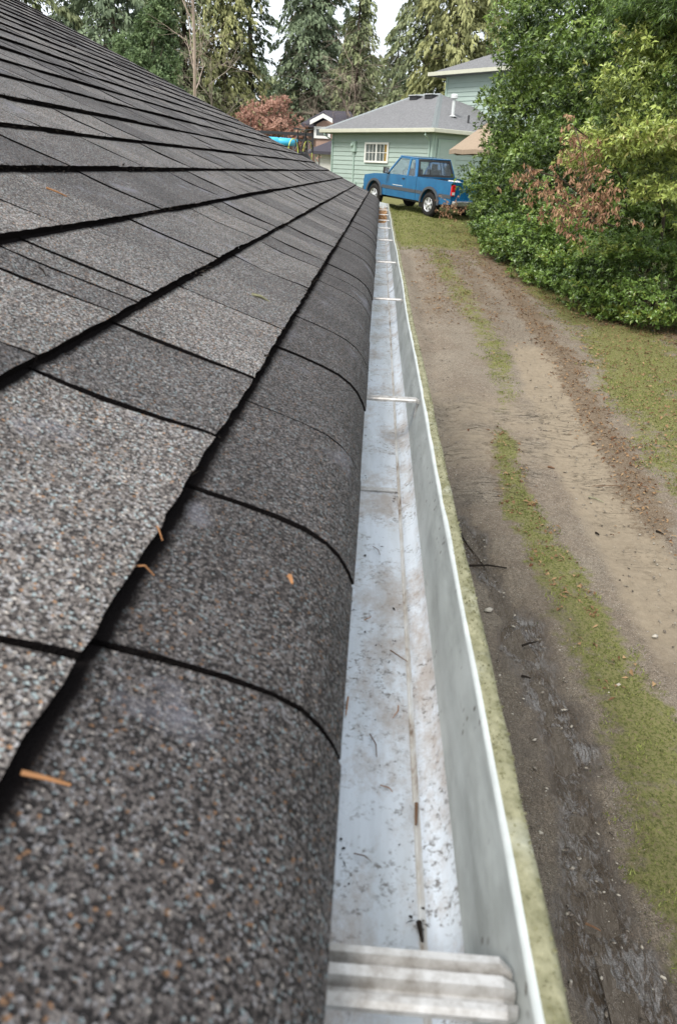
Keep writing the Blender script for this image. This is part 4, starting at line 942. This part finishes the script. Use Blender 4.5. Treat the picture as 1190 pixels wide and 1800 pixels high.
m.add(Q+[(a, b, c-.18) for a, b, c in Q[:4]], [(0, 1, 5, 4), (1, 2, 5), (2, 3, 4, 5), (3, 0, 4), (9, 8, 7, 6), (0, 6, 7, 1), (1, 7, 8, 2), (2, 8, 9, 3), (3, 9, 6, 0)]); m.build('roof', M['purple_roof'], fh)
# gabled bay
g0 = L3(hp_(165, 470)); g1 = L3(hp_(290, 470)); gt = L3(hp_(238, 432)); 
m = MB(); m.prism([(g0.x+.35, -1.6, 0), (g1.x, -1.6, 0), (g1.x, -1.6, gt.z-.15), (gt.x, -1.6, gt.z-.12), (g0.x+.35, -1.6, g0.z+.05)], (0, 1.59, 0)); bay = m.build('gable_wall', M['pink_wall'], fh)
m = MB(); m.prism([(g0.x, -2, g0.z), (gt.x, -2, gt.z), (gt.x, -2, gt.z+.22), (g0.x, -2, g0.z+.22)], (0, .12, 0)); m.prism([(gt.x, -2, gt.z), (g1.x, -2, gt.z-.25), (g1.x, -2, gt.z-.03), (gt.x, -2, gt.z+.22)], (0, .12, 0)); m.build('gable_trim', M['white_paint'], fh)
m = MB(); m.prism([(g0.x, -1.87, g0.z+.225), (gt.x, -1.87, gt.z+.225), (gt.x, -1.87, gt.z+.31), (g0.x, -1.87, g0.z+.31)], (0, 4.5, 0)); m.build('gable_roof', M['purple_roof'], fh)
w1 = L3(hp_(200, 495)); w2 = L3(hp_(262, 532)); m = MB(); m.box((w1.x, -1.66, w2.z), (w2.x, -1.605, w1.z)); wi = m.build('window', M['window_glass'], fh)
m = MB(); frame(m, w1.x-.15, w2.x+.15, w2.z-.15, w1.z+.15, -1.605, .14, .09); m.build('frame', M['white_paint'], wi)
# lower garage wing
e0 = L3(hp_(125, 610, YH-5)); e1 = L3(hp_(300, 610, YH-5)); lt = L3(hp_(270, 555, YH-5))
yy5 = -5.
m = MB(); m.box((e0.x+.6, yy5+.5, 0), (e1.x+2, -1.7, e0.z)); m.build('garage_wall', M['brown_wall'], fh)
m = MB(); Q = [(e0.x, yy5, e0.z), (e1.x+2.5, yy5, e0.z), (e1.x+2.5, -1.65, lt.z+.3), (e0.x+1.6, -1.65, lt.z+.3)]
m.add(Q+[(a, b, c-.15) for a, b, c in Q]+[(e0.x, -1.65, e0.z)], [(0, 1, 2, 3), (7, 6, 5, 4), (0, 4, 5, 1), (1, 5, 6, 2), (2, 6, 7, 3), (0, 3, 8)]); m.build('garage_roof', M['purple_roof'], fh)
d0 = L3(hp_(203, 622, YH-5)); m = MB(); m.box((d0.x, yy5+.42, 0), (d0.x+2.8, yy5+.49, d0.z))
for k in range(1, 4): m.box((d0.x, yy5+.405, d0.z*k/4), (d0.x+2.8, yy5+.418, d0.z*k/4+.03))
m.build('garage_door', M['white_door'], fh)
m = MB(); m.box((d0.x-.28, yy5+.40, 0), (d0.x-.05, yy5+.48, d0.z+.1)); m.build('door_post', M['white_paint'], fh)

# ------------------------------------------------------------------ plants
def blob_leaves(blobs, n, seed, L, Wr, up=.45, clus=7, spread=.9, shell=.5, face=(-.75, -.6, .25), gap=.15):
    """rosettes of leaves over a union of noisy ellipsoids"""
    r = np.random.default_rng(seed); C = []; N = []; area = np.array([b[3]*b[5]+b[4]*b[5]+b[3]*b[4] for b in blobs]); pr = area/area.sum()
    face = np.array(face)/np.linalg.norm(face)
    nb = int(n*1.6)
    idx = r.choice(len(blobs), nb, p=pr); d = r.normal(size=(nb, 3)); d = unit(d)
    keep = (d@face > -.35) | (r.random(nb) < .25); d = d[keep]; idx = idx[keep]
    B_ = np.array(blobs, float); cen = B_[idx, :3]; rad = B_[idx, 3:6]
    depth = 1-shell*r.random(len(d))**2.2
    lump = 1+.24*np.sin(d[:, 0]*5+idx*2.1)*np.cos(d[:, 2]*6+idx)+.15*np.sin(d[:, 1]*11+d[:, 2]*9+idx)
    p = cen+d*rad*(depth*lump)[:, None]
    ins = np.zeros(len(p), bool)
    for k, b in enumerate(B_):
        q = (p-b[:3])/b[3:6]; ins |= (np.linalg.norm(q, axis=1) < .62) & (idx != k)
    cln = vnoise(p[:, 0]+p[:, 1]*.7, p[:, 2]*1.3+p[:, 1]*.2, 2.1, seed+1, 3)
    k = (~ins) & (cln > -.5+gap*2.2*(depth > .8)) & (p[:, 2] > np.interp(p[:, 1], GY, GZ)+.03); p = p[k]; d = d[k]; depth = depth[k]; cln = cln[k]
    p = p[:n]; d = d[:n]; depth = depth[:n]; cln = cln[:n]; m_ = len(p)
    ax = unit(d+np.array([0, 0, up])+r.normal(size=(m_, 3))*.45)
    C = np.repeat(p, clus, 0); A = np.repeat(ax, clus, 0); K = m_*clus
    h = unit(np.cross(A, r.normal(size=(K, 3)))); th = r.uniform(.35, 1.0, K)*spread*1.4
    D = A*np.cos(th)[:, None]+h*np.sin(th)[:, None]+np.array([0, 0, -.12]); Nn = A*np.sin(th)[:, None]-h*np.cos(th)[:, None]
    Nn = unit(Nn+r.normal(size=(K, 3))*.25); Ln = L*r.uniform(.6, 1.25, K)
    C = C+D*Ln[:, None]*.1-A*(r.random(K)*L*.8)[:, None]
    tint = np.repeat(.45+cln*1.6+r.normal(size=m_)*.16, clus)+r.normal(size=K)*.14
    return C, D, Nn, Ln, Ln*Wr, tint
def branches(mb, base, tops, r0, seed, wob=.15, n=6, sides=5):
    rr2 = random.Random(seed)
    for tp in tops:
        a = Vector(base); b = Vector(tp); pts = []
        for k in range(n+1):
            f_ = k/n; p = a.lerp(b, f_)+Vector((rr2.uniform(-1, 1), rr2.uniform(-1, 1), rr2.uniform(-.5, .5)))*wob*math.sin(math.pi*f_)
            pts.append(p)
        mb.tube(pts, [r0*(1-.8*k/n) for k in range(n+1)], sides)
def shrub(name, blobs, n, seed, L, Wr, mat_, label, cat, group=None, br=10, **kw):
    bx = np.mean([b[0] for b in blobs]); by = np.mean([b[1] for b in blobs]); root = empty(name, (bx, by, gz(by)), 0, label, cat, group)
    o_ = np.array([bx, by, gz(by)])
    C, D, Nn, Ln, W_, tint = blob_leaves(blobs, n, seed, L, Wr, **kw)
    leaf_mesh('foliage', C-o_, D, Nn, Ln, W_, tint, M[mat_], root, fold=.18, droop=.2)
    r2 = random.Random(seed); mb = MB()
    for k in range(br):
        b = blobs[r2.randrange(len(blobs))]; bs = Vector((b[0], b[1], gz(b[1])))-Vector(o_)
        d_ = Vector((r2.gauss(0, 1), r2.gauss(0, 1), abs(r2.gauss(0, 1)))).normalized(); tp = Vector((b[0]+d_.x*b[3]*.85, b[1]+d_.y*b[4]*.85, b[2]+d_.z*b[5]*.85))-Vector(o_)
        branches(mb, bs+Vector((r2.uniform(-.15, .15), r2.uniform(-.15, .15), -.05)), [tp], .028, seed+k, .25)
    if br: mb.build('stems', M['bark'], root)
    else: mb.tube([Vector((1.4, 2.0, 0)), Vector((1.0, 1.4, 2.0)), Vector((0, .2, 3.0))], [.04, .03, .015], 6); mb.build('stems', M['bark'], root)
    return root
# tall dark laurel hedge: blobs just behind the hedge base line
def bl(px, py, Y, back, rx, ry, rz):
    p = at(px, py, Y); return (p.x+back*.95, p.y+back*.25, p.z, rx, ry, rz)
GS = 'evergreen shrubs of the hedge along the drive'
shrub('laurel_shrub', [(4.75, 24.6, -.1, 1.9, 1.9, 1.9), (4.55, 23.2, 1.15, 1.85, 1.9, 1.6), (4.6, 22.6, -.5, 1.9, 2.0, 1.5), (4.7, 22.8, 2.6, 1.95, 1.8, 1.3), (4.7, 22.2, 3.9, 1.9, 1.7, 1.3), (4.4, 21.5, 3.2, 1.6, 1.5, 1.2)], 11500, 101, .125, .38,
      'laurel', 'tall dark glossy laurel at the far end of the hedge by the truck', 'shrub', GS, 14)
shrub('laurel_shrub', [(5.0, 19.8, .2, 1.9, 2.0, 1.9), (5.2, 18.8, 1.8, 2.0, 1.9, 1.6), (5.4, 19.0, 3.3, 2.1, 1.9, 1.5), (4.9, 18.2, -.8, 1.7, 1.8, 1.3), (6.5, 19, 4.6, 2, 2, 1.2)], 11000, 102, .12, .38,
      'laurel', 'tall dark green laurel in the middle of the hedge, between two other laurels', 'shrub', GS, 14)
shrub('laurel_shrub', [(6.5, 16.6, .5, 2.0, 1.9, 1.9), (6.6, 17.0, 2.9, 2.2, 2.0, 1.8), (7.4, 16.2, .2, 1.9, 1.7, 1.9), (8.6, 16.6, 1.8, 2, 2, 2.3)], 9500, 103, .12, .38,
      'laurel', 'dark laurel with a shadowy hollow behind the withered branches', 'shrub', GS, 14)
def hb_(Yb, back, h, rx, ry, rz):
    """a blob behind the hedge's foot at distance Yb along it"""
    foot = [(2.40, 27), (2.55, 24), (2.83, 19.7), (3.34, 16.8), (3.8, 14.9), (4.46, 13.7), (5.33, 13.2), (6.6, 12.9)]
    if Yb > 20: x, y, nx_, ny__ = 2.55+(24-Yb)*.06, Yb, .99, .1
    else:
        k = sorted(foot, key=lambda f: f[1]); x = float(np.interp(Yb, [f[1] for f in k], [f[0] for f in k])); y = Yb; nx_, ny__ = .9, .43
        if Yb < 13.9: nx_, ny__ = .35, .93
    return (x+nx_*back, y+ny__*back, gz(y)+h, rx, ry, rz)
shrub('yellow_green_shrub', [bl(1130, 150, 12.9, .5, 1.25, 1.0, 1.0), bl(1065, 215, 13.1, .6, .85, .9, .85), bl(1165, 290, 13.0, .6, 1.0, .9, 1.0), bl(985, 260, 14.4, .6, .5, .6, .45)], 7500, 104, .088, .34,
      'laurel_yellow', 'pale yellow-green shrub bulging out of the hedge at upper right', 'shrub', GS, 0, gap=.28)
shrub('low_shrub', [hb_(21.5, .55, .55, .7, 1.5, .75), hb_(19.5, .55, .55, .75, 1.5, .75), hb_(17.6, .6, .6, .85, 1.3, .8), hb_(16.2, .65, .6, .85, 1.0, .85)], 8000, 105, .085, .42,
      'salal', 'waist-high bright green ground shrub along the left part of the hedge foot', 'shrub', GS, 6, up=.8, gap=.26)
shrub('low_shrub', [hb_(15.0, .7, .6, .95, 1.0, .85), hb_(14.1, .8, .7, .95, .9, .95), (5.0, 14.2, gz(14)+.65, 1.0, .9, .9), (5.9, 14.0, gz(14)+.75, 1.0, .9, 1.0), (6.9, 13.8, gz(14)+.8, 1.1, 1, 1.0), (4.5, 14.8, gz(14)+1.1, .9, .9, .7), (7.9, 14.0, gz(14)+.9, 1.1, 1, 1.1)], 9500, 106, .080, .44,
      'salal', 'bushy lime green ground shrub spilling over the verge at right', 'shrub', GS, 6, up=.8, gap=.26)
shrub('low_shrub', [hb_(25.0, .95, .5, .55, 1.1, .7), hb_(23.2, .70, .6, .6, 1.1, .8)], 3000, 107, .08, .40, 'laurel', 'small grey-green shrub at the foot of the hedge beside the truck tail', 'shrub', GS, 6, up=.6)
shrub('overhanging_cedar', [bl(1150, 10, 12.6, .6, .9, .9, .35), bl(1210, 70, 12.4, .6, .55, .8, .3), bl(1080, -5, 13.4, .8, .7, .9, .3)], 3600, 108, .12, .14, 'salal', 'feathery green boughs hanging in at the top right corner', 'tree', None, 0, clus=8, up=-.1)
# withered branches
def dead(name, pts, n, seed, label, L=.10):
    cs_ = [Vector(at(*p)) for p in pts]; c0 = sum(cs_, Vector())/len(cs_); root = empty(name, (c0.x+.9, c0.y+1.2, c0.z-.1), 0, label, 'branch', 'withered branches on the hedge')
    o_ = Vector(root.location); r = np.random.default_rng(seed); C = []
    mb = MB(); mb.tube([Vector((0, 0, 0)), (cs_[0]-o_)*.5+Vector((.0, .0, .1)), cs_[0]-o_]+[c-o_ for c in cs_[1:]], [.02, .016, .012]+[.008]*(len(cs_)-1), 5)
    for k in range(n):
        i = r.integers(len(cs_)); p = cs_[i]; q = cs_[min(i+1, len(cs_)-1)]; c = p.lerp(q, r.random())+Vector(r.normal(size=3)*np.array([.17, .15, .15])*L/.1); C.append(np.array(c-o_))
        if k % 6 == 0: mb.tube([p-o_, c-o_], .004, 3)
    C = np.repeat(np.array(C), 5, 0); K = len(C); D = r.normal(size=(K, 3))*.5+np.array([0, 0, -.9]); 
    leaf_mesh('withered_leaves', C+r.normal(size=(K, 3))*.02, D, r.normal(size=(K, 3)), L*r.uniform(.6, 1.2, K), L*.3*r.uniform(.7, 1.2, K), np.clip(r.normal(.5, .25, K), 0, 1), M['dead_leaf'], root, fold=.3)
    mb.build('twigs', M['bark'], root)
dead('withered_branch', [(1010, 225, 13.1), (1020, 260, 13.0), (1030, 300, 12.9), (1040, 340, 12.9), (1060, 355, 12.9)], 150, 201, 'upright withered brown branch hanging in the dark hedge hollow')
dead('withered_branch', [(925, 297, 13.5), (950, 325, 13.3), (975, 350, 13.2), (1005, 362, 13.0)], 120, 202, 'pinkish brown withered branch reaching left from the hedge hollow')
dead('withered_branch', [(985, 385, 13.1), (1000, 410, 13.1), (1070, 375, 13.0)], 45, 203, 'small olive brown withered spray below the others')
dead('withered_branch', [(776, 366, 23.3), (788, 372, 23.3), (795, 362, 23.4)], 40, 204, 'little rusty withered branch hanging before the truck bumper')

# conifers
def conifer_mesh(seed, H, Rb, dens, droop=.5, h0=.06, mat_='conifer_dark', sz=.36, open_=.0, leafy=1.):
    """needle sprays on drooping branches -> arrays, plus a branch mesh"""
    r = np.random.default_rng(seed); C = []; D = []; T = []; mb = MB(); nb = int(H*dens)
    for i in range(nb):
        f_ = (i+r.random())/nb; z = H*(h0+(1-h0)*f_); Lb = Rb*(1-f_)**.75*r.uniform(.55, 1.15)+.15
        if r.random() < open_: continue
        a = r.random()*6.283; dx, dy = math.cos(a), math.sin(a); m_ = max(6, int(Lb*30*leafy)); tt = r.normal()*.14
        s_ = r.random(m_)**.7; lat = r.normal(size=m_)*.21*Lb*(1.05-s_)+r.normal(size=m_)*.05
        zz = z+Lb*(.18*s_-droop*s_**2)+r.normal(size=m_)*.10-np.abs(lat)*.3
        C.append(np.stack([dx*s_*Lb-dy*lat, dy*s_*Lb+dx*lat, zz], -1))
        d_ = np.stack([dx*np.ones(m_)-dy*lat*2, dy*np.ones(m_)+dx*lat*2, -.35-s_*droop*1.6], -1)+r.normal(size=(m_, 3))*.45; D.append(d_)
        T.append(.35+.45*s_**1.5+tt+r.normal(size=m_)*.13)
        if i % 2 == 0: mb.tube([(0, 0, z), (dx*Lb*.5, dy*Lb*.5, z+Lb*(.09-droop*.25)), (dx*Lb*.95, dy*Lb*.95, z+Lb*(.17-droop*.9))], [.05*(1-f_)+.012, .03*(1-f_)+.01, .008], 3, cap=False)
    C = np.concatenate(C); D = np.concatenate(D); T = np.concatenate(T); n_ = len(C)
    return C, D, r.normal(size=(n_, 3))*.6+np.array([0, 0, 1]), sz*r.uniform(.6, 1.3, n_), sz*.42*r.uniform(.6, 1.3, n_), T, mb
GT = 'conifers standing behind the houses'
def conifer(px, Y, H, Rb, seed, mat_, label, dens=9, trunk=.22, **kw):
    p = at(px, 250, Y); root = empty('conifer_tree', (p.x, Y, gz(Y)-.1), 0, label, 'tree', GT)
    C, D, N, L, W_, T, mb = conifer_mesh(seed, H, Rb, dens, mat_=mat_, **kw)
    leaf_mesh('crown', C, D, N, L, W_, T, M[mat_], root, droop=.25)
    mb.tube([(0, 0, 0), (.05, 0, H*.3), (-.05, 0, H*.65), (0, 0, H)], [trunk, trunk*.75, trunk*.4, .02], 8); mb.build('trunk', M['bark'], root)
conifer(60, 46, 20, 4.0, 301, 'conifer_mid', 'mid green conifer nearest the top left corner above the shingle roof')
conifer(150, 54, 24, 4.2, 302, 'conifer_dark', 'dark green conifer second from the left above the roof', dens=10)
conifer(215, 46, 19, 3.4, 303, 'conifer_dark', 'blue-green conifer left of the pale leafy tree', dens=12)
conifer(330, 57, 26, 3.8, 304, 'conifer_mid', 'tall green conifer behind the bare pale trunk', dens=10)
conifer(395, 58, 25, 3.5, 305, 'conifer_olive', 'olive conifer with shaggy boughs right of the bare pale trunk', dens=10, droop=.85)
conifer(440, 60, 26, 2.8, 306, 'conifer_dark', 'dark slim conifer left of the pale sky gap over the red maple', dens=8, open_=.15)
conifer(545, 61, 23, 4.0, 307, 'conifer_dark', 'broad dark conifer in the centre with brown upper boughs', dens=13)
conifer(548, 66, 29, 3.4, 308, 'conifer_brown', 'brownish tall conifer rising behind the broad dark one', dens=8, open_=.1)
conifer(622, 58, 13.2, 2.6, 309, 'conifer_mid', 'narrow pointed conifer standing alone before the white sky', dens=12)
conifer(627, 64, 17, 1.5, 310, 'conifer_mid', 'thin sparse conifer tip seen above the pointed one', dens=5, open_=.35, leafy=.7)
conifer(735, 52, 22, 3.0, 311, 'conifer_mid', 'tall grey-green conifer above the garage ridge', dens=11, droop=.7)
conifer(790, 49, 24, 3.4, 312, 'conifer_olive', 'large light olive conifer behind the second storey roof', dens=12, droop=.7)
conifer(845, 58, 20, 3.0, 313, 'conifer_olive', 'light green conifer farthest right behind the second storey', dens=10)
conifer(275, 60, 24, 3.6, 314, 'conifer_dark', 'dark conifer filling the back between the pale tree and bare trunk', dens=9)
conifer(-40, 50, 22, 4.2, 315, 'conifer_dark', 'dark conifer cut off by the left edge of the photo', dens=9)
conifer(605, 70, 12.5, 3.6, 316, 'conifer_dark', 'low dark conifer between the broad one and the pointed one', dens=9)
conifer(690, 66, 11.5, 3.2, 317, 'conifer_dark', 'low dark conifer behind the garage ridge', dens=9)
# leafy trees
def leafy_tree(name, px, Y, blobs, n, seed, L, Wr, mat_, label, **kw):
    p = at(px, 250, Y); o_ = np.array([p.x, Y, gz(Y)]); root = empty(name, tuple(o_), 0, label, 'tree')
    bb = [(p.x+b[0], Y+b[1], b[2], b[3], b[4], b[5]) for b in blobs]
    C, D, Nn, Ln, W_, tint = blob_leaves(bb, n, seed, L, Wr, face=(0, -1, .2), **kw)
    leaf_mesh('crown', C-o_, D, Nn, Ln, W_, tint, M[mat_], root)
    mb = MB(); r2 = random.Random(seed)
    for b in bb:
        for k in range(5):
            d_ = Vector((r2.gauss(0, 1), r2.gauss(0, 1), r2.gauss(.4, .8))).normalized()
            branches(mb, (0, 0, 0), [Vector((b[0]+d_.x*b[3]*.9, b[1]+d_.y*b[4]*.9, b[2]+d_.z*b[5]*.9))-Vector(o_)], .07, seed+k, .5, 7)
    mb.build('trunk', M['bark'], root)
leafy_tree('leafy_tree', 262, 40, [(-.5, 0, 4.0, 1.2, 1.3, 1.3), (0, 0, 3.0, 1.6, 1.5, 1.4), (.6, .3, 4.6, 1.0, 1, 1.5), (.3, 0, 1.6, 1.9, 1.6, 1.3), (.9, 0, 6.0, .7, .7, 1)], 5200, 401, .16, .45, 'light_bush', 'pale green leafy tree rising over the shingle roof')
leafy_tree('red_maple', 478, 34, [(0, 0, 1.6, 1.25, 1.3, .75), (-.8, 0, 1.0, 1.1, 1.1, .7), (.75, 0, .9, .8, 1.1, .7), (.2, 0, 2.2, .65, .8, .45), (1.1, 0, .3, .5, .9, .5), (-1.7, .3, .9, .8, .9, .55), (-.9, .4, 1.7, .9, .9, .6), (0, .2, .4, 1.6, 1.1, .6)], 6600, 402, .085, .5, 'maple', 'rusty red leaved maple between the roof and the distant house', gap=.3, shell=.9)
# bare deciduous trees and shrubs
def bare(name, p, H, seed, m_, label, spread=.5, depth=5, r0=.1, lean=(0, 0), cat='tree', arch_=0., nb=3, group=None, first=.35, cmax=1400, k0=.45, l0=1., n0=None):
    root = empty(name, p, 0, label, cat, group); rr2 = random.Random(seed); tk = MB(); tw = MB(); cnt = [0]
    def grow(a, d, l, r_, lv):
        if cnt[0] > cmax: return
        cnt[0] += 1; pts = [a]; q = a; dd_ = d
        for k in range(4):
            dd_ = (dd_+Vector((rr2.gauss(0, .10), rr2.gauss(0, .10), rr2.gauss(0, .06)-arch_*.12*(lv > 0)))).normalized(); q = q+dd_*l/4; pts.append(q)
        (tk if lv <= 1 else tw).tube(pts, [r_*(1-.12*k) for k in range(5)], 6 if lv == 0 else 3, cap=False)
        if lv >= depth: return
        for k in range(n0 if (n0 and lv == 0) else nb+(lv == 0)*5):
            f_ = rr2.uniform(first if lv == 0 else .25, 1); i = min(3, int(f_*4)); b = pts[i].lerp(pts[i+1], f_*4-i)
            nd = (dd_+Vector((rr2.gauss(0, 1), rr2.gauss(0, 1), rr2.gauss(0, .5)))*spread).normalized(); grow(b, nd, l*rr2.uniform(.45, .75)*(l0 if lv == 0 else 1), r_*(k0 if lv == 0 else .45), lv+1)
    grow(Vector((0, 0, 0)), Vector((lean[0], lean[1], 1)).normalized(), H, r0, 0)
    tk.build('trunk', M[m_], root); tw.build('twigs', M[m_], root)
p = at(358, 172, 38); bare('bare_tree', (p.x, 38, gz(38)), 11.5, 501, 'pale_bark', 'leafless tree with a pale pinkish trunk above the shingle roof', .75, 3, .085, (-.03, 0), nb=4, first=.2, k0=.32, l0=.42, cmax=6000, n0=16)
p = at(385, 200, 44); bare('bare_tree', (p.x, 44, gz(44)), 4.5, 507, 'grey_twig', 'low thin leafless tree left of the red maple', .7, 4, .06, nb=4)
p = at(545, 195, 59); bare('bare_shrub', (p.x, 59, gz(59)), 5.6, 502, 'grey_twig', 'arching leafless grey shrub behind the red maple', .95, 5, .09, arch_=1.6, nb=4, cat='shrub', cmax=2200)
p = at(565, 195, 60); bare('bare_shrub', (p.x+.5, 60, gz(60)), 7.2, 503, 'grey_twig', 'taller leafless shrub with long pale limbs above the distant house', .9, 5, .09, arch_=.8, nb=4, cat='shrub', cmax=2200)
p = at(640, 190, 52); bare('bare_shrub', (p.x, 52, gz(52)), 5.0, 504, 'pale_bark', 'twiggy brownish leafless shrub left of the garage ridge', .8, 5, .07, nb=4, cat='shrub', cmax=2200)
p = at(690, 175, 54); bare('bare_shrub', (p.x, 54, gz(54)), 6.4, 505, 'grey_twig', 'fine leafless shrub just over the garage roof vents', .8, 5, .07, nb=4, cat='shrub', cmax=2200)
p = at(770, 160, 56); bare('bare_shrub', (p.x, 56, gz(56)), 6.4, 506, 'grey_twig', 'low leafless shrub between the garage ridge and second storey', .8, 5, .07, nb=4, cat='shrub', cmax=1500)
# far wood seen as one mass below the crowns
r = np.random.default_rng(88); n = 30000; x = -60+125*r.random(n); y = 78+22*r.random(n)
top = 9.0+vnoise(x, y*0, .12, 61, 4)*7; z = gz(80)+top*r.random(n)**.8
far_o = leaf_mesh('distant_wood', np.stack([x, y, z], -1), r.normal(size=(n, 3))+np.array([0, 0, -.6]), r.normal(size=(n, 3)), .9*r.uniform(.5, 1.3, n), .5*r.uniform(.5, 1.3, n), .3+.35*r.random(n)+vnoise(x, z, .3, 62, 3)*.8, M['conifer_mid'])
tag(far_o, 'far off dark green wood closing the view behind the trees', 'wood', kind='stuff')
